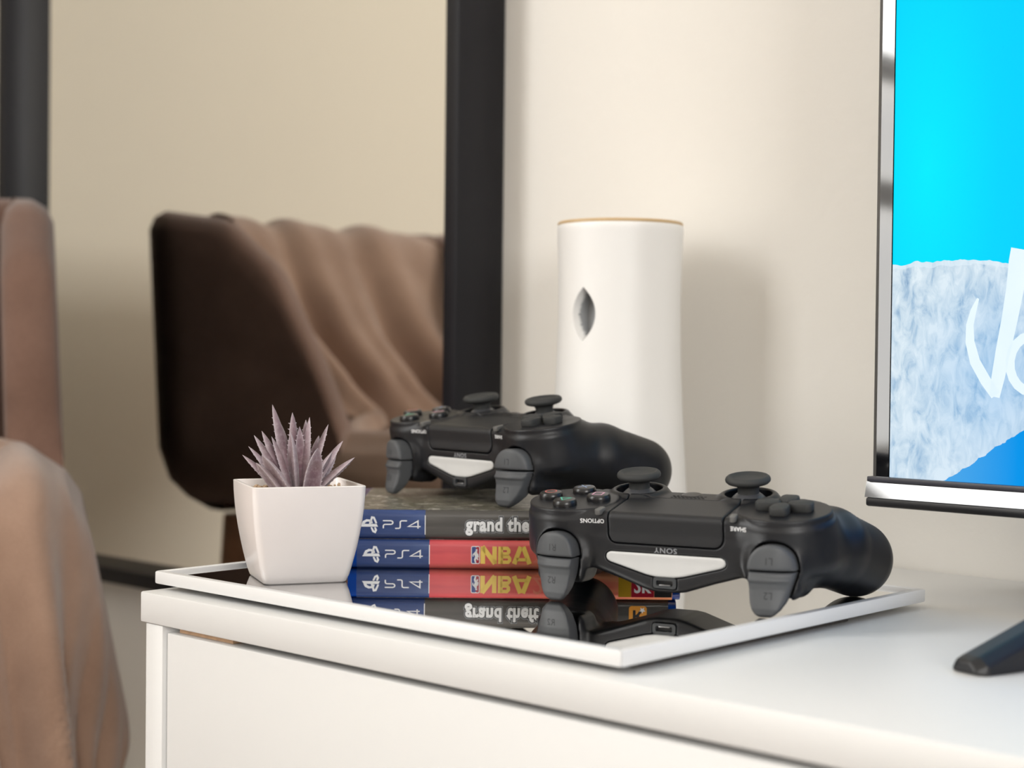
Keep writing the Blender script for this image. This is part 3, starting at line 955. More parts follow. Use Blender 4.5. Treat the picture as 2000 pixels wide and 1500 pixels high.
def game_case(kind, loc, rot, label):
    t = empty('game_case', loc, rot)
    tag(t, label, 'game case', 'game cases stacked on the tray')
    L, D, H = CASE_L, CASE_D, CASE_H - 0.1
    # shell with rounded long edges (x along the spine, y back, z up)
    r = 3.4
    prof = []
    for cy, cz, a0 in ((r, r, 180), (D - r, r, 270), (D - r, H - r, 0), (r, H - r, 90)):
        for a in np.linspace(R(a0), R(a0 + 90), 7):
            prof.append((cy + r * math.cos(a), cz + r * math.sin(a)))
    shell = prism('case_shell', [(a / 1000, b / 1000) for a, b in prof], 0, L / 1000, 'x', 0.0006, True)
    obj('case_shell', shell, M['case_blue'], t)
    # printed sleeve under its clear film: spine plus both covers, wrapped round the case
    def at(s):
        """point at arc position s along the sleeve, z from the bottom cover to the top"""
        return s
    x0, x1 = 4.6, L - 4.2
    path = []
    for y in (60, 20, r): path.append((y, 0.0))
    path = []
    for a in np.linspace(R(248), R(180), 6): path.append((r + (r + 0.16) * math.cos(a), r + (r + 0.16) * math.sin(a)))
    for a in np.linspace(R(180), R(112), 6): path.append((r + (r + 0.16) * math.cos(a), H - r + (r + 0.16) * math.sin(a)))
    n = len(path)
    def sleeve(name, xa, xb, m, parent):
        v = [Vector((x, y, z)) * 0.001 for x in (xa, xb) for y, z in path]
        f = [(i, i + 1, n + i + 1, n + i) for i in range(n - 1)]
        return obj(name, from_data(name, v, f, True), m, parent)
    div = 42.0 if kind == 'nba' else 41.6
    sp = sleeve('spine_print', x0, x1, M['nba_spine'] if kind == 'nba' else M['gta_spine'], t)
    def flat(name, vf, d, m, parent, label=None):
        o = obj(name, slab2d(name, vf, d, lambda u, w, q: Vector((u, -0.16 - q, w)) * 0.001), m, parent)
        if label: o['label'] = label
        return o
    zc = H / 2
    bb = sleeve('blue_band', x0, div, M['band_blue'], t)
    bb.data.transform(Matrix.Translation((0, -0.00005, 0)))
    flat('divider', rect(div - 0.25, div + 0.15, 2.6, H - 2.6), 0.10, M['print_white'], t)
    dx = 0.0 if kind == 'nba' else 0.6
    flat('platform_mark', xform(platform_mark(), 8.6, 6.6, 11.9 + dx, zc - 0.1, math.pi / 2), 0.12, M['print_white'], bb)
    flat('lettering', xform(ps4_word(0.155), 4.35, 3.9, 19.2 + dx, zc - 1.9), 0.12, M['print_white'], bb)
    if kind == 'nba':
        # badge: white rounded card, blue and red halves, white player figure
        bx0, bx1, bz0, bz1 = 63.4, 68.0, zc - 4.6, zc + 4.6
        def rcard(a0, a1, c0, c1, r_):
            pts = []
            for cx, cz, an in ((a1 - r_, c1 - r_, 0), (a0 + r_, c1 - r_, 90), (a0 + r_, c0 + r_, 180), (a1 - r_, c0 + r_, 270)):
                for a in np.linspace(R(an), R(an + 90), 5): pts.append(Vector((cx + r_ * math.cos(a), cz + r_ * math.sin(a))))
            return pts, [tuple(range(len(pts)))]
        bd = flat('badge', rcard(bx0, bx1, bz0, bz1, 0.9), 0.12, M['print_white'], sp)
        xm = (bx0 + bx1) / 2
        flat('badge_field', rcard(bx0 + 0.4, xm + 0.3, bz0 + 0.4, bz1 - 0.4, 0.5), 0.16, M['nba_blue'], sp)
        flat('badge_field', rcard(xm + 0.3, bx1 - 0.4, bz0 + 0.4, bz1 - 0.4, 0.5), 0.16, M['nba_red'], sp)
        fig = merge2d([stroke([(xm + 0.5, zc + 3.0), (xm + 0.55, zc + 2.2)], 0.9),
                       stroke([(xm + 0.5, zc + 2.1), (xm - 0.1, zc + 0.6), (xm + 0.5, zc - 0.9), (xm - 0.3, zc - 2.4), (xm + 0.1, zc - 4.0)], [0.9, 1.5, 1.3, 0.9, 0.7]),
                       stroke([(xm + 0.2, zc + 1.4), (xm + 1.2, zc + 0.2), (xm + 1.4, zc - 1.2)], [0.7, 0.6, 0.5]),
                       stroke([(xm - 0.2, zc + 1.2), (xm - 1.2, zc + 0.3), (xm - 1.3, zc - 0.8)], [0.7, 0.5, 0.5]),
                       stroke([(xm + 0.6, zc - 0.8), (xm + 1.2, zc - 2.6)], [0.8, 0.6])])
        flat('badge_figure', fig, 0.20, M['print_white'], sp)
        # the big letters, cut from straight strokes
        ch = 8.9; z0 = zc - ch / 2
        def LN(pts, w): return stroke([(a, z0 + b * ch) for a, b in pts], w)
        items = [LN([(69.5, 0), (69.5, 1)], 2.3), LN([(69.2, 0.99), (75.8, 0.01)], 2.4), LN([(75.5, 0), (75.5, 1)], 2.3)]
        bx = 78.6
        items += [LN([(bx, 0), (bx, 1)], 2.5)]
        for k0, k1, xr in ((0.0, 0.52, 5.2), (0.48, 1.0, 4.7)):
            lo_, hi_ = z0 + k0 * ch + 0.9, z0 + k1 * ch - 0.9
            items.append(stroke([(bx, lo_), (bx + xr - 1.3, lo_), (bx + xr - 0.5, lo_ + 0.9), (bx + xr - 0.5, hi_ - 0.9), (bx + xr - 1.3, hi_), (bx, hi_)], 1.8))
        ax = 85.4
        items += [LN([(ax + 0.2, 0), (ax + 3.6, 1.0)], 2.4), LN([(ax + 8.2, 0), (ax + 4.8, 1.0)], 2.4), LN([(ax + 1.4, 0.25), (ax + 6.8, 0.25)], 1.7)]
        flat('lettering', merge2d(items), 0.14, M['nba_yellow'], sp)
        vf = text2d('2K18', 12.5, 0.1, 'LEFT', 1.0)
        flat('lettering', xform(vf, 1, 1, 95.0, zc), 0.13, M['salmon'], sp)
        # far end: mustard band, crimson block with the publisher's mark, black code strip
        flat('gold_band', rect(139.5, 146.0, 1.6, H - 1.6), 0.10, M['gold'], sp)
        cb = flat('crimson_block', rect(146.2, 157.8, 1.6, H - 1.6), 0.10, M['nba_red'], sp)
        vf = text2d('2K', 8.2, 0.28, 'CENTER', 0.95)
        flat('lettering', xform(vf, 1, 1, 152.0, zc + 0.4), 0.13, M['print_white'], sp)
        bk = flat('code_strip', rect(158.0, 167.0, 1.6, H - 1.6), 0.10, M['print_black'], sp)
        flat('lettering', xform(text2d('01 23', 2.2, 0.02, 'CENTER'), 1, 1, 162.4, zc - 1.0), 0.13, M['print_grey'], sp)
    else:
        vf = text2d('grand theft auto', 9.6, 0.42, 'LEFT', 0.81, 1.08)
        v2 = text2d('grand theft auto', 9.6, 0.95, 'LEFT', 0.81, 1.08)
        v3 = text2d('grand theft auto', 9.6, 1.25, 'LEFT', 0.81, 1.08)
        for vv, d, m in ((v3, 0.10, 'print_grey'), (v2, 0.13, 'print_black'), (vf, 0.16, 'print_white')):
            flat('lettering', xform(vv, 1, 1, 62.6, zc + 0.2), d, M[m], sp)
        def rcard(a0, a1, c0, c1, r_):
            pts = []
            for cx, cz, an in ((a1 - r_, c1 - r_, 0), (a0 + r_, c1 - r_, 90), (a0 + r_, c0 + r_, 180), (a1 - r_, c0 + r_, 270)):
                for a in np.linspace(R(an), R(an + 90), 5): pts.append(Vector((cx + r_ * math.cos(a), cz + r_ * math.sin(a))))
            return pts, [tuple(range(len(pts)))]
        flat('orange_badge', rcard(147.0, 156.2, zc - 4.6, zc + 4.6, 1.5), 0.12, M['orange'], sp)
        flat('lettering', xform(text2d('R', 8.2, 0.3, 'CENTER'), 1, 1, 151.2, zc + 0.3), 0.15, M['print_black'], sp)
        star = []
        for k in range(10):
            rr_ = 1.7 if k % 2 == 0 else 0.75
            star.append(Vector((153.9 + rr_ * math.sin(k * math.pi / 5), zc - 2.4 + rr_ * math.cos(k * math.pi / 5))))
        flat('star', (star, [tuple(range(10))]), 0.18, M['print_white'], sp)
        flat('lettering', xform(text2d('01', 2.2, 0.02, 'CENTER'), 1, 1, 162.4, zc + 1.0), 0.13, M['print_grey'], sp)
    # cover leaf on the upper face
    cv = box('cover_print', (0.0046, 0.0022, H / 1000 - 0.00005), ((L - 4.2) / 1000, (D - 3) / 1000, H / 1000 + 0.00008))
    obj('cover_print', cv, M['cover'], t)
    return t

p = W(-83.5, 814.3)
ROT = YAW + R(0.7)
game_case('nba', (p.x, p.y, GLASS), ROT, 'lower game case with a red spine lettered in yellow, on the tray')
q = W(-85.4, 814.6)
game_case('gta', (q.x, q.y, GLASS + CASE_H / 1000), ROT + R(0.15), 'upper game case with a charcoal spine lettered in white, under the controller')

# ----------------------------------------------------------------------------
# succulent in a square white pot
# ----------------------------------------------------------------------------
def succulent():
    p = W(-104.2, 777.0)
    t = empty('potted_succulent', (p.x, p.y, GLASS), YAW + R(20))
    tag(t, 'dusty purple spiky succulent in a small square white pot, on the tray', 'potted plant')
    # pot: rounded square rings, bulging sides
    def sq(hw, r, z, n=6):
        pts = []
        for cx, cy, a0 in ((hw - r, hw - r, 0), (-hw + r, hw - r, 90), (-hw + r, -hw + r, 180), (hw - r, -hw + r, 270)):
            for a in np.linspace(R(a0), R(a0 + 90), n): pts.append(Vector((cx + r * math.cos(a), cy + r * math.sin(a), z)) * 0.001)
        return pts
    rings = [sq(17, 3, 0.0), sq(19.7, 3.4, 0.0), sq(20.4, 3.6, 0.7)]
    for z in (4, 8, 13, 18, 24, 30, 36, 42, 46.2):
        s = z / 47
        hw = 20.5 + 7.0 * (1 - (1 - s) ** 1.75)
        rings.append(sq(hw, 3.8 - 0.8 * s, z))
    rings += [sq(27.5, 2.7, 46.8), sq(27.1, 2.5, 47.1), sq(26.3, 2.2, 47.1), sq(25.9, 2.1, 46.7), sq(25.4, 2.0, 40), sq(24.4, 2.0, 34)]
    v = [q for r_ in rings for q in r_]
    n = len(rings[0])
    f = [(k * n + i, k * n + (i + 1) % n, (k + 1) * n + (i + 1) % n, (k + 1) * n + i) for k in range(len(rings) - 1) for i in range(n)]
    f.append(tuple(range(n)))
    f.append(tuple(range((len(rings) - 1) * n, len(rings) * n)))
    obj('pot', from_data('pot', v, f, True, 50), M['pot'], t)
    # gravel: many small stones filling the pot to just below the rim
    bm = bmesh.new()
    for i in range(230):
        x, y = rng.uniform(-24, 24, 2)
        s = rng.uniform(0.9, 1.7)
        m = Matrix.Translation(Vector((x, y, 43.2 + rng.uniform(-0.8, 1.0))) * 0.001) @ Matrix.Rotation(rng.uniform(0, 6), 4, Vector(rng.normal(size=3)).normalized()) @ Matrix.Diagonal((s, s * 0.8, s * 0.65, 1))
        bmesh.ops.create_icosphere(bm, subdivisions=1, radius=0.001, matrix=m)
    for q in sq(24.8, 2, 42.6): bm.verts.new(q)
    bm.verts.ensure_lookup_table()
    bm.faces.new(bm.verts[-n:])
    g = obj('gravel', from_bm(bm, 'gravel', False), M['gravel'], t)
    g['kind'] = 'stuff'
    # leaves: (across, height of tip, depth of tip, width, base offset across, base depth)
    def leaf(tip, base, width, bend):
        tip, base = Vector(tip), Vector(base)
        axis = tip - base
        ln = axis.length
        ctrl = base + axis * 0.5 + Vector(bend)
        NS, NC = 12, 10
        v, f, fr = [], [], []
        out = Vector((base.x + axis.x * 0.6, base.y + axis.y * 0.6, 0))
        for i in range(NS + 1):
            s = i / NS
            c = base * (1 - s) ** 2 + ctrl * 2 * s * (1 - s) + tip * s * s
            d = ((ctrl - base) * (1 - s) + (tip - ctrl) * s).normalized()
            side = d.cross(out if out.length > 1 else Vector((0, -1, 0)))
            if side.length < 1e-4: side = Vector((1, 0, 0))
            side.normalize()
            up = side.cross(d).normalized()      # inner (upper) face direction
            w = width * 0.5 * (0.80 + 0.55 * s) * (1 - s ** 2.1) ** 0.85 if s < 1 else 0
            w = max(w, 0.05)
            th = w * 0.55
            for k in range(NC):
                a = 2 * math.pi * k / NC
                cx, sx = math.cos(a), math.sin(a)
                lift = th * sx if sx < 0 else th * 0.25 * sx
                lift += 0.30 * w * abs(cx) ** 2
                v.append((c + side * (w * cx) + up * lift) * 0.001)
                edge = abs(cx) ** 6
                fr.append(min(1.0, 0.85 * edge + 0.5 * s ** 5 + rng.uniform(0, 0.10)))
        for i in range(NS):
            for k in range(NC):
                k2 = (k + 1) % NC
                f.append((i * NC + k, i * NC + k2, (i + 1) * NC + k2, (i + 1) * NC + k))
        f.append(tuple(range(NC))); f.append(tuple(NS * NC + k for k in range(NC)))
        # soft marginal teeth
        for i in range(2, NS - 1):
            for k0 in (0, NC // 2):
                p0 = Vector(v[i * NC + k0]) * 1000
                cen = sum((Vector(v[i * NC + k]) for k in range(NC)), Vector()) / NC * 1000
                nxt = Vector(v[(i + 1) * NC + k0]) * 1000
                o = (p0 - cen)
                if o.length < 0.3: continue
                o.normalize()
                al = (nxt - p0).normalized()
                b = len(v)
                for q in (p0 - al * 0.45 - o * 0.3, p0 + al * 0.45 - o * 0.3, p0 + o.cross(al) * 0.35 - o * 0.3, p0 + o * rng.uniform(0.6, 1.1) + al * 0.5):
                    v.append(q * 0.001); fr.append(1.0)
                f += [(b, b + 1, b + 3), (b + 1, b + 2, b + 3), (b + 2, b, b + 3)]
        me = from_data('leaf', v, f, True, 60)
        at = me.attributes.new('frost', 'FLOAT', 'POINT')
        at.data.foreach_set('value', fr)
        return me
    # picture-plane axes of the plant expressed in the pot's own frame (the pot is turned 20 degrees)
    ca, sa = math.cos(R(-20)), math.sin(R(-20))
    def loc(x, y, z): return (x * ca - y * sa, x * sa + y * ca, z)
    G = 43.5
    spec = [  # tip across, tip up, tip depth, width, base across, base depth, base up
        (-13.8, 41.5, 5, 8.6, -3.8, 3, 4), (-10.6, 33.0, 8, 8.0, -3.5, 4, 3), (-4.0, 37.6, 6, 6.6, -1.0, 3, 5), (5.0, 35.6, 2, 8.0, 2.6, 1.0, 4), (2.4, 34.0, 8, 7.0, 1.8, 4, 3),
        (14.0, 32.0, 4, 8.0, 4.5, 2, 3), (21.4, 24.0, 3, 10.4, 6.5, 1.5, 1), (28.0, 16.4, -3, 9.6, 7.5, -1, -0.5), (11.0, 21.4, -13, 11.0, 6.0, -7, -2),
        (0.4, 31.0, 0, 6.0, 0.8, 0, 3), (-3.6, 28.2, -2.5, 9.6, -1.6, -0.5, 2), (-13.2, 26.0, -1, 8.6, -4.2, 0, 2), (-18.8, 28.4, 4, 8.6, -5.5, 2.5, 2),
        (-22.2, 26.4, 1.5, 9.2, -6.2, 1.0, 1), (-24.2, 21.2, -3, 9.4, -6.8, -1.5, 0.5), (-16.0, 17.6, -13, 11.0, -3.0, -6.5, -2), (-27.4, 16.8, -1, 8.8, -7.5, -0.5, -1),
        (-19.2, 13.8, -11, 10.0, -6.5, -5.5, -2), (8.4, 26.0, 12, 8.4, 3.0, 6, 0), (-9.0, 21.0, 15, 9.0, -3.0, 7, 0),
        (17.0, 16.0, 13, 8.4, 5.0, 6, -1), (-20, 16.0, 12, 8.4, -5.0, 6, -1), (17.0, 19.0, -4, 9.0, 6.5, -2.5, 0)]
    for tx, tz, ty, w, bx, by, bz in spec:
        bend = (-(tx - bx) * 0.10, -(ty - by) * 0.10, -0.08 * abs(tx - bx) + 1.2)
        me = leaf(loc(tx, ty, tz + G), loc(bx, by, bz + G - 2), w, loc(*bend))
        obj('leaf', me, M['leaf'], t)
succulent()

# ----------------------------------------------------------------------------
# white air freshener against the wall
# ----------------------------------------------------------------------------
def freshener():
    p = W(64.5, 962)
    t = empty('air_freshener', (p.x, p.y, TABLE))
    tag(t, 'tall white waisted air freshener with a leaf-shaped opening, behind the tray', 'air freshener')
    prof = [(0, 43.4), (5, 43.4), (25, 42.6), (45, 41.4), (70, 39.8), (100, 38.2), (130, 37.2), (155, 37.0), (178, 37.5), (196, 38.3)]
    zs = np.array([a for a, b in prof]); rs = np.array([b for a, b in prof])
    zz = np.concatenate([[0], np.linspace(1.2, 124.0, 50), np.linspace(124.4, 161.6, 110), np.linspace(163, 195.0, 16), [196.4, 197.2]])
    # opening seen left of the middle, facing the room
    view = math.atan2(-p.y, -p.x)
    ang0 = view - R(35.0)
    z_open = 143.0
    angs = ang0 + np.concatenate([np.linspace(-0.27, 0.27, 150), np.linspace(0.27, 2 * math.pi - 0.27, 130)[1:-1]])
    NA = len(angs)
    smooth = np.polynomial.Polynomial.fit(zs, rs, 6)
    v, f, inner = [], [], []
    for z in zz:
        rad = float(smooth(min(z, 196)))
        if z < 0.5: rad -= 0.8
        if z > 196: rad -= (z - 195.6) * 0.5
        for i in range(NA):
            a = angs[i]
            da = (a - ang0 + math.pi) % (2 * math.pi) - math.pi
            u, w = da * rad, (z - z_open)
            s = abs(w) / 15.8
            half = 8.2 * max(0.0, 1 - s ** 2.1) if s < 1 else 0
            dd = half - abs(u)
            dep = 11.0 * min(1, max(0, dd / 0.9)) if half > 0 and abs(da) < 1 else 0
            rr = rad - dep
            inner.append(dep > 4.0)
            v.append(Vector((rr * math.cos(a), rr * math.sin(a), z)) * 0.001)
    n = len(zz)
    f = [(k * NA + i, k * NA + (i + 1) % NA, (k + 1) * NA + (i + 1) % NA, (k + 1) * NA + i) for k in range(n - 1) for i in range(NA)]
    f.append(tuple(range(NA)))
    me = from_data('freshener_body', v, f, True, 45)
    obj('body', me, M['freshener'], t)
    me.materials.append(M['freshener_hole'])
    for pl in me.polygons:
        if all(inner[q] for q in pl.vertices): pl.material_index = 1
    mm = lambda pr: [(a / 1000, b / 1000) for a, b in pr]
    o = obj('top_rim', lathe('top_rim', mm([(34.0, 197.0), (37.4, 197.0), (37.9, 197.6), (37.8, 198.6), (37.0, 199.2), (34.0, 199.0), (33.5, 198.2), (34.0, 197.0)]), 96), M['freshener_rim'], t)
    o['label'] = 'thin tan rim'
    obj('top_cap', lathe('top_cap', mm([(0, 198.4), (33.8, 198.3), (34.2, 197.6), (34.2, 196.4), (0, 196.4)]), 64), M['freshener'], t)
freshener()

# ----------------------------------------------------------------------------
# television
# ----------------------------------------------------------------------------
def screen_mat():
    n = N('television picture')
    sep = n.node('ShaderNodeSeparateXYZ'); n.link(n.coord(), sep.inputs[0])
    X, Z = sep.outputs[0], sep.outputs[2]          # metres from the screen's lower left corner
    # sky
    d2 = n.math('SQRT', n.math('ADD', n.math('POWER', n.math('SUBTRACT', X, 0.018), 2), n.math('POWER', n.math('MULTIPLY', n.math('SUBTRACT', Z, 0.150), 0.35), 2)))
    sky = n.ramp(n.math('MULTIPLY', d2, 6.0), [(0.0, rgb(0, 238, 255)), (0.22, rgb(0, 216, 255)), (0.6, rgb(0, 200, 255)), (1.0, rgb(0, 160, 250))])
    # rock: streaky stone, bluer in the lower middle
    mp = n.node('ShaderNodeMapping'); mp.inputs['Scale'].default_value = (1.0, 1, 0.5); mp.inputs['Rotation'].default_value = (0, R(-14), 0)
    n.link(n.coord(), mp.inputs[0])
    a = n.noise(170, 5, mp.outputs[0], 0.62, 0.7)
    b = n.noise(34, 3, mp.outputs[0], 0.6, 0.4)
    st = n.math('ADD', n.math('MULTIPLY', a, 0.75), n.math('MULTIPLY', b, 0.45))
    rock = n.ramp(st, [(0.36, rgb(118, 152, 188)), (0.47, rgb(172, 198, 220)), (0.56, rgb(206, 224, 236)), (0.70, rgb(232, 244, 250))])
    blue = n.math('MULTIPLY', n.math('SUBTRACT', 1.0, n.math('DIVIDE', n.math('ABSOLUTE', n.math('SUBTRACT', X, 0.055)), 0.05), clamp=True),
                  n.math('SUBTRACT', 1.0, n.math('DIVIDE', n.math('ABSOLUTE', n.math('SUBTRACT', Z, 0.052)), 0.06), clamp=True))
    mulb = n.mix(n.math('MULTIPLY', n.math('ADD', blue, n.math('MULTIPLY', n.math('SUBTRACT', 0.13, Z, clamp=True), 2.0)), 0.55, clamp=True), rock, rgb(140, 192, 238))
    low = n.math('SUBTRACT', 1.0, n.math('MULTIPLY', Z, 9.0), clamp=True)
    edge = n.math('ADD', 0.1055, n.math('MULTIPLY', n.math('SUBTRACT', n.noise(60, 3), 0.5), 0.010))
    ridge = n.math('LESS_THAN', Z, edge)
    img = n.mix(ridge, sky, mulb)
    # bright lip along the ridge
    lip = n.math('MULTIPLY', ridge, n.math('GREATER_THAN', Z, n.math('SUBTRACT', edge, 0.0022)))
    img = n.mix(n.math('MULTIPLY', lip, 0.6), img, rgb(226, 242, 252))
    # smooth blue slope in the lower right
    sl = n.math('ADD', n.math('MULTIPLY', n.math('SUBTRACT', X, 0.029), 0.66), n.math('MULTIPLY', n.math('SUBTRACT', n.noise(130, 3), 0.5), 0.006))
    slope = n.math('LESS_THAN', Z, sl)
    img = n.mix(slope, img, n.ramp(n.math('MULTIPLY', X, 9), [(0.3, rgb(74, 166, 234)), (0.6, rgb(0, 150, 236)), (1, rgb(0, 120, 214))]))
    n.set(color=(0.004, 0.004, 0.004, 1), rough=0.5, spec=0.0, emit=img, estr=0.84)
    return n.m

def television():
    yb = 0.700                                # front plane of the glass
    x0, x1 = -0.4064, 0.330
    zs0, zs1 = CAMZ - 0.0580, CAMZ + 0.350    # picture
    zb = CAMZ - 0.0727
    t = empty('television', ((x0 + x1) / 2, yb, TABLE))
    tag(t, 'flat television with a glossy black bezel showing a blue sky over white rock', 'television')
    o = Vector(t.location)
    def P(name, lo, hi, bev, m, label=None):
        ob = obj(name, box(name, [lo[i] - o[i] for i in range(3)], [hi[i] - o[i] for i in range(3)], bev), m, t)
        if label: ob['label'] = label
        return ob
    xs0, xs1 = x0 + 0.0118, x1 - 0.0118
    # picture
    me = box('screen', (0, 0, 0), (xs1 - xs0, 0.002, zs1 - zs0))
    s = obj('screen', me, screen_mat(), t)
    s.location = (xs0 - o.x, 0.001, zs0 - o.z)
    s['label'] = 'lit picture of rock under a cyan sky'
    # white script on the picture (start of a hand-written capital)
    def px(u, w): return Vector((u, w)) * 0.001
    A = [px(45.6, 87.6), px(43.4, 82), px(41.6, 75), px(41.8, 67), px(44.6, 57.5), px(50.0, 48.8), px(55.2, 42.0)]
    wa = [0.0012, 0.0030, 0.0038, 0.0046, 0.0052, 0.0054, 0.0050]
    B = [px(54.6, 41.2), px(56.2, 50.0), px(58.6, 63.0), px(61.6, 78.0), px(64.0, 92.0), px(65.6, 104.0), px(66.8, 110.0)]
    wb = [0.0052, 0.0066, 0.0074, 0.0080, 0.0088, 0.0100, 0.0104]
    Cc = [px(62.5 + 11 * math.cos(a) + 10.5, 57 + 13 * math.sin(a)) for a in np.linspace(R(60), R(420), 20)]
    vf = merge2d([stroke(A, wa), stroke(B, wb), stroke(Cc, 0.0045)])
    sc = obj('script_stroke', slab2d('script_stroke', vf, 0.0004, lambda u, w, d: Vector((u, -d, w))), None, s)
    n = N('white screen lettering')
    n.set(color=(0.004, 0.004, 0.004, 1), rough=0.4, emit=n.ramp(n.noise(60), [(0.3, rgb(222, 240, 250)), (0.7, rgb(228, 244, 252))]), estr=0.84)
    sc.data.materials.append(n.m)
    # side and top bezel: black outer chamfer and a glossy inner face
    def bez(name, inner, outer, fy, by, m):
        """mitred strips between two rectangles (x0,z0,x1,z1), from depth fy (outer) to by (inner)"""
        (a0, c0, a1, c1), (A0, C0, A1, C1) = inner, outer
        v = [(a0, by, c0), (a0, by, c1), (a1, by, c1), (a1, by, c0), (A0, fy, C0), (A0, fy, C1), (A1, fy, C1), (A1, fy, C0),
             (A0, yb + 0.02, C0), (A0, yb + 0.02, C1), (A1, yb + 0.02, C1), (A1, yb + 0.02, C0)]
        v = [Vector(q) - o for q in v]
        f = [(0, 1, 5, 4), (1, 2, 6, 5), (2, 3, 7, 6), (4, 5, 9, 8), (5, 6, 10, 9), (6, 7, 11, 10)]
        return obj(name, from_data(name, v, f, False), m, t)
    zlow = zs0 - 0.001
    bez('bezel', (xs0, zlow, xs1, zs1), (x0 + 0.0050, zlow, x1 - 0.0050, zs1 + 0.0075), yb - 0.0001, yb - 0.0001, M['tv_gloss'])
    bez('bezel_edge', (x0 + 0.0050, zlow, x1 - 0.0050, zs1 + 0.0075), (x0 + 0.0010, zlow, x1 - 0.0010, zs1 + 0.0115), yb + 0.004, yb - 0.0001, M['tv_black'])
    # chin under the picture
    P('chin_lip', (x0 + 0.001, yb - 0.0022, zs0 - 0.0024), (x1 - 0.001, yb + 0.018, zs0 + 0.0002), 0.0005, M['tv_lip'])
    # the glossy face of the chin leans back, so it mirrors the room a little higher up
    ch = prism('chin', [(yb - 0.0005 - o.y, zs0 - 0.0024 - o.z), (yb + 0.02 - o.y, zs0 - 0.0024 - o.z), (yb + 0.02 - o.y, zb + 0.0045 - o.z), (yb - 0.0022 - o.y, zb + 0.0045 - o.z)], x0 - o.x, x1 - o.x, 'x')
    obj('chin', ch, M['tv_gloss'], t)
    P('chin_edge', (x0 + 0.0002, yb - 0.0020, zb), (x1 - 0.0002, yb + 0.02, zb + 0.0045), 0.0012, M['tv_black'])
    P('back_housing', (x0 + 0.004, yb + 0.004, zb + 0.003), (x1 - 0.004, yb + 0.045, zs1 + 0.009), 0.004, M['tv_black'])
    # splayed feet
    def foot(xa, sgn):
        v, f = [], []
        prof = []    # (along, z, half width)
        L0 = 0.155
        # wedge rising from the toe to the chin; faceted top
        secs = [(0.000, 0.0006, 0.0050, 0.006), (0.004, 0.0, 0.0068, 0.0085), (0.05, 0.0, 0.021, 0.0090), (0.10, 0.003, 0.036, 0.0085), (0.148, 0.022, 0.0470, 0.008)]
        for s_, zl, zh, hw in secs:
            v += [Vector((-hw, s_, zl)), Vector((-hw * 0.95, s_, zh - 0.003)), Vector((-hw * 0.45, s_, zh)), Vector((hw * 0.45, s_, zh)), Vector((hw * 0.95, s_, zh - 0.003)), Vector((hw, s_, zl))]
        k = len(secs)
        for i in range(k - 1):
            for j in range(6):
                j2 = (j + 1) % 6
                f.append((i * 6 + j, i * 6 + j2, (i + 1) * 6 + j2, (i + 1) * 6 + j))
        f.append(tuple(range(6))); f.append(tuple((k - 1) * 6 + j for j in range(6)))
        # rear leg
        b = len(v)
        secs = [(0.148, 0.022, 0.0470, 0.008), (0.20, 0.0, 0.018, 0.0085), (0.228, 0.0, 0.006, 0.006)]
        for s_, zl, zh, hw in secs:
            v += [Vector((-hw, s_, zl)), Vector((-hw * 0.95, s_, zh - 0.003)), Vector((-hw * 0.45, s_, zh)), Vector((hw * 0.45, s_, zh)), Vector((hw * 0.95, s_, zh - 0.003)), Vector((hw, s_, zl))]
        for i in range(2):
            for j in range(6):
                j2 = (j + 1) % 6
                f.append((b + i * 6 + j, b + i * 6 + j2, b + (i + 1) * 6 + j2, b + (i + 1) * 6 + j))
        f.append(tuple(b + 12 + j for j in range(6)))
        me = from_data('stand_foot', v, f, False)
        ob = obj('stand_foot', me, M['tv_black'], t)
        ob.location = (xa - o.x, 0.5535 - o.y, 0)
        ob.rotation_euler = (0, 0, -sgn * R(15.5))
        m = ob.modifiers.new('edge', 'BEVEL'); m.width = 0.0012; m.segments = 2; m.limit_method = 'ANGLE'
    foot(-0.2790, 1)
    foot(0.2070, -1)
television()

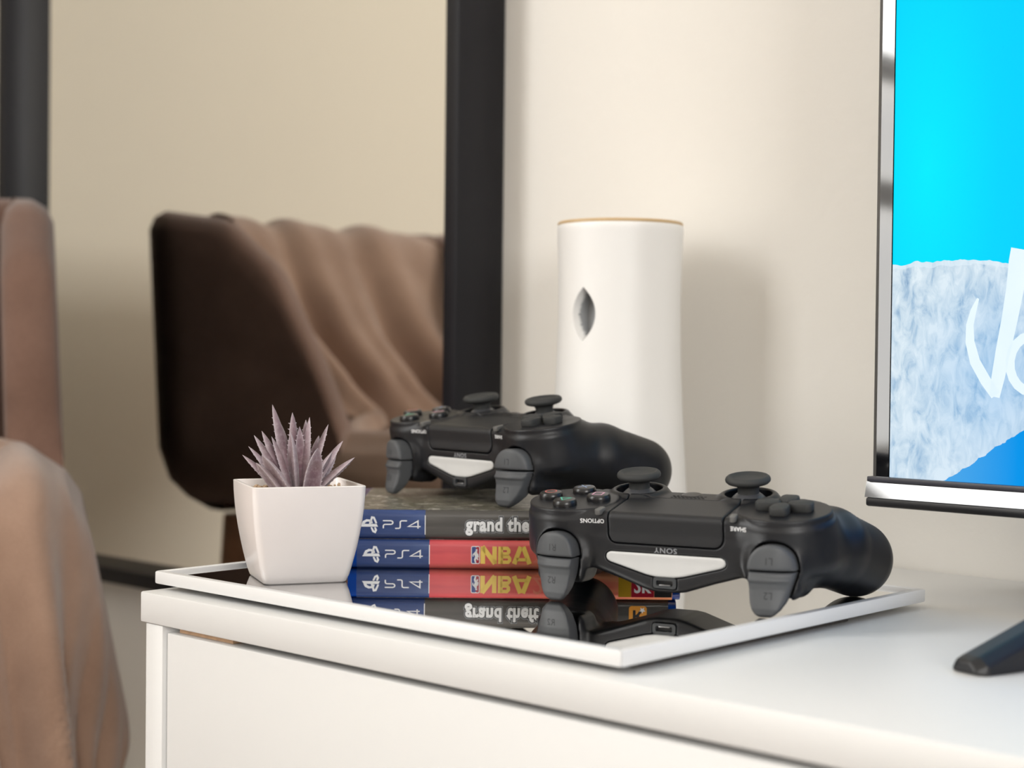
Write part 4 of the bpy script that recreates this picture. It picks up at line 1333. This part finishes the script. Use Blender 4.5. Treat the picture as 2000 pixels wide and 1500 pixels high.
# ----------------------------------------------------------------------------
# armchair with a blanket
# ----------------------------------------------------------------------------
def armchair():
    t = empty('armchair', (-1.10, 0.55, 0))
    tag(t, 'small brown upholstered tub armchair beside the mirror, partly under a blanket', 'armchair')
    o = Vector(t.location)
    ztop, zbot = CAMZ + 0.131, CAMZ - 0.146
    # plan of the shell: end of the arm by the wall, corner, back, corner, other arm
    plan = [(-1.085, 0.632), (-1.130, 0.659), (-1.180, 0.690), (-1.222, 0.715), (-1.232, 0.712), (-1.236, 0.695), (-1.237, 0.640), (-1.237, 0.55), (-1.237, 0.46),
            (-1.235, 0.40), (-1.228, 0.372), (-1.205, 0.362), (-1.160, 0.381), (-1.110, 0.406), (-1.085, 0.420)]
    # outer face of the arm by the wall passes (-1.224, .741) .. (-1.062, .660)
    pts = [Vector((a - 0.008, b)) for a, b in plan]
    # resample
    seg = [(pts[i + 1] - pts[i]).length for i in range(len(pts) - 1)]
    cum = np.concatenate([[0], np.cumsum(seg)])
    NP = 90
    ss = np.linspace(0, cum[-1], NP)
    px = np.interp(ss, cum, [p.x for p in pts]); py = np.interp(ss, cum, [p.y for p in pts])
    for _ in range(3):
        px[1:-1] = (px[:-2] + 2 * px[1:-1] + px[2:]) / 4; py[1:-1] = (py[:-2] + 2 * py[1:-1] + py[2:]) / 4
    arm_len = 0.160
    def top(s):
        d = min(s, cum[-1] - s)          # distance from the free end of an arm
        return CAMZ + np.interp(d, [0.0, 0.008, 0.020, 0.055, 0.100, 0.165, 0.21, 0.30], [-0.060, -0.036, 0.000, 0.078, 0.122, 0.131, 0.129, 0.112])
    v, f = [], []
    NR = 26
    thick = 0.042
    for i in range(NP):
        a, b = max(i - 1, 0), min(i + 1, NP - 1)
        tx, ty = px[b] - px[a], py[b] - py[a]
        l = math.hypot(tx, ty); nx, ny = ty / l, -tx / l            # to the outside of the U
        zt = float(top(ss[i]))
        hgt = zt - zbot
        # ring: down the outside from the top, under, up the inside
        ring = []
        rr = thick / 2
        for k in range(NR):
            q = k / NR
            if q < 0.3:     # outside, bottom to top
                w = q / 0.3; z = zbot + 0.03 + (zt - rr - zbot - 0.03) * w; off = rr
            elif q < 0.5:   # rounded top
                a_ = (q - 0.3) / 0.2 * math.pi; z = zt - rr + rr * math.sin(a_); off = rr * math.cos(a_)
            elif q < 0.8:   # inside, top to bottom
                w = (q - 0.5) / 0.3; z = zt - rr + (zbot + 0.03 - zt + rr) * w; off = -rr
            else:           # rounded bottom
                a_ = (q - 0.8) / 0.2 * math.pi; z = zbot + 0.03 - 0.03 * math.sin(a_); off = -rr * math.cos(a_)
            tuck = -0.035 * ((zbot + 0.06 - z) / 0.06) ** 2 if z < zbot + 0.06 else 0
            skew = 0.024 * (ztop - z) / (ztop - zbot)      # the shell leans back towards its top
            ring.append((px[i] + nx * (off + tuck) + skew, py[i] + ny * (off + tuck), z))
        v += ring
    for i in range(NP - 1):
        for k in range(NR):
            k2 = (k + 1) % NR
            f.append((i * NR + k, i * NR + k2, (i + 1) * NR + k2, (i + 1) * NR + k))
    f.append(tuple(range(NR))); f.append(tuple((NP - 1) * NR + k for k in range(NR)))
    v = [Vector(q) - o for q in v]
    obj('shell', from_data('shell', v, f, True, 60), M['chair'], t)
    # seat cushion
    me = box('seat_cushion', (-1.195 - o.x, 0.400 - o.y, CAMZ - 0.150), (-0.990 - o.x, 0.600 - o.y, CAMZ - 0.088), 0.022, 4)
    obj('seat_cushion', me, M['chair'], t)
    for (lx, ly) in ((-1.175, 0.668), (-1.175, 0.430), (-1.03, 0.570), (-1.03, 0.440)):
        top_ = Vector((lx, ly, CAMZ - 0.149)); foot_ = Vector((lx + (lx + 1.10) * 0.25, ly + (ly - 0.55) * 0.25, 0))
        n = 16; vv, ff = [], []
        for c, r_ in ((foot_, 0.011), (top_, 0.020)):
            for i in range(n):
                a = 2 * math.pi * i / n
                vv.append(c + Vector((r_ * math.cos(a), r_ * math.sin(a), 0)) - o)
        for i in range(n): ff.append((i, (i + 1) % n, n + (i + 1) % n, n + i))
        ff.append(tuple(range(n))); ff.append(tuple(range(n, 2 * n)))
        obj('leg', from_data('chair_leg', vv, ff, True, 40), M['leg_wood'], t)
armchair()

def blanket():
    """one draped sheet: over the back, down inside, across the seat and down the front"""
    path = [(-1.276, -0.02), (-1.280, 0.06), (-1.272, 0.108), (-1.250, 0.124), (-1.222, 0.122), (-1.203, 0.098), (-1.190, 0.04), (-1.166, -0.05), (-1.140, -0.078),
            (-1.08, -0.086), (-1.01, -0.087), (-0.972, -0.095), (-0.952, -0.120), (-0.944, -0.16), (-0.930, -0.26), (-0.915, -0.38), (-0.905, -0.52)]
    pts = np.array(path)
    cum = np.concatenate([[0], np.cumsum(np.hypot(*np.diff(pts, axis=0).T))])
    NV, NU = 190, 130
    sv = np.linspace(0, cum[-1], NV)
    pa = np.interp(sv, cum, pts[:, 0]); pz = np.interp(sv, cum, pts[:, 1])
    for _ in range(12):
        pa[1:-1] = (pa[:-2] + 2 * pa[1:-1] + pa[2:]) / 4; pz[1:-1] = (pz[:-2] + 2 * pz[1:-1] + pz[2:]) / 4
    s_seat = cum[8]; s_front = cum[12]
    v, f = [], []
    for i in range(NV):
        s = sv[i]
        a, b = max(i - 1, 0), min(i + 1, NV - 1)
        ta, tz = pa[b] - pa[a], pz[b] - pz[a]
        l = math.hypot(ta, tz); na, nz = -tz / l, ta / l            # outward of the sheet (up / to the room)
        seat = min(1, max(0, (s - s_seat) / 0.06))
        hang = min(1, max(0, (s - s_front) / 0.18))
        inside = max(0, 1 - abs(s - 0.345) / 0.12)
        ratio = np.interp(pa[i], [-1.20, -1.14, -0.96, -0.905], [1.70, 1.635, 1.572, 1.604])
        bE = np.interp(s, [0.0, 0.22, 0.30, s_seat], [0.655, 0.655, 0.635, 0.575]) * (1 - seat) + seat * (-pa[i] / ratio - 0.020)
        wmin = -0.150 * seat * (1 - 0.5 * hang)
        for j in range(NU):
            u = j / (NU - 1)
            w = wmin + (0.335 - wmin) * u
            # folds: bundles that run down the sheet
            ph = w * 62 * (1 + 1.0 * hang) + 0.9 * math.sin(s * 5.0 + 1.0) + 1.5 * math.sin(w * 11)
            fold = math.sin(ph) + 0.45 * math.sin(ph * 1.9 + s * 7)
            amp = 0.0035 + 0.013 * hang + 0.012 * inside + 0.002 * seat
            dn = amp * (fold + 1.2)
            if w >= 0:
                y = bE - w
                z = pz[i]
                xx = pa[i]
                x_ = xx + na * dn; z_ = z + nz * dn
                # soft shoulder towards the side
                e = max(0, 1 - w / 0.03)
                z_ -= 0.008 * e * e * seat
            else:
                k = -w
                y = bE + 0.010 * min(1, k / 0.02) + 0.022 * k / 0.1 + 0.004 * math.sin(s * 42)
                x_ = pa[i] + na * (0.004 + hang * 0.009 * math.sin(k * 120 + 2.0))
                z_ = pz[i] - 0.008 - k * 0.95 + nz * amp
            v.append((x_, y, CAMZ + z_))
    f = [(i * NU + j, i * NU + j + 1, (i + 1) * NU + j + 1, (i + 1) * NU + j) for i in range(NV - 1) for j in range(NU - 1)]
    o = Vector((-1.08, 0.5, CAMZ - 0.075))
    v = [Vector(q) - o for q in v]
    me = from_data('blanket', v, f, True)
    ob = obj('blanket', me, M['blanket'])
    ob.location = o
    m = ob.modifiers.new('thickness', 'SOLIDIFY'); m.thickness = 0.004; m.offset = 1
    tag(ob, 'beige brown fleece blanket draped in folds over the armchair', 'blanket')
blanket()
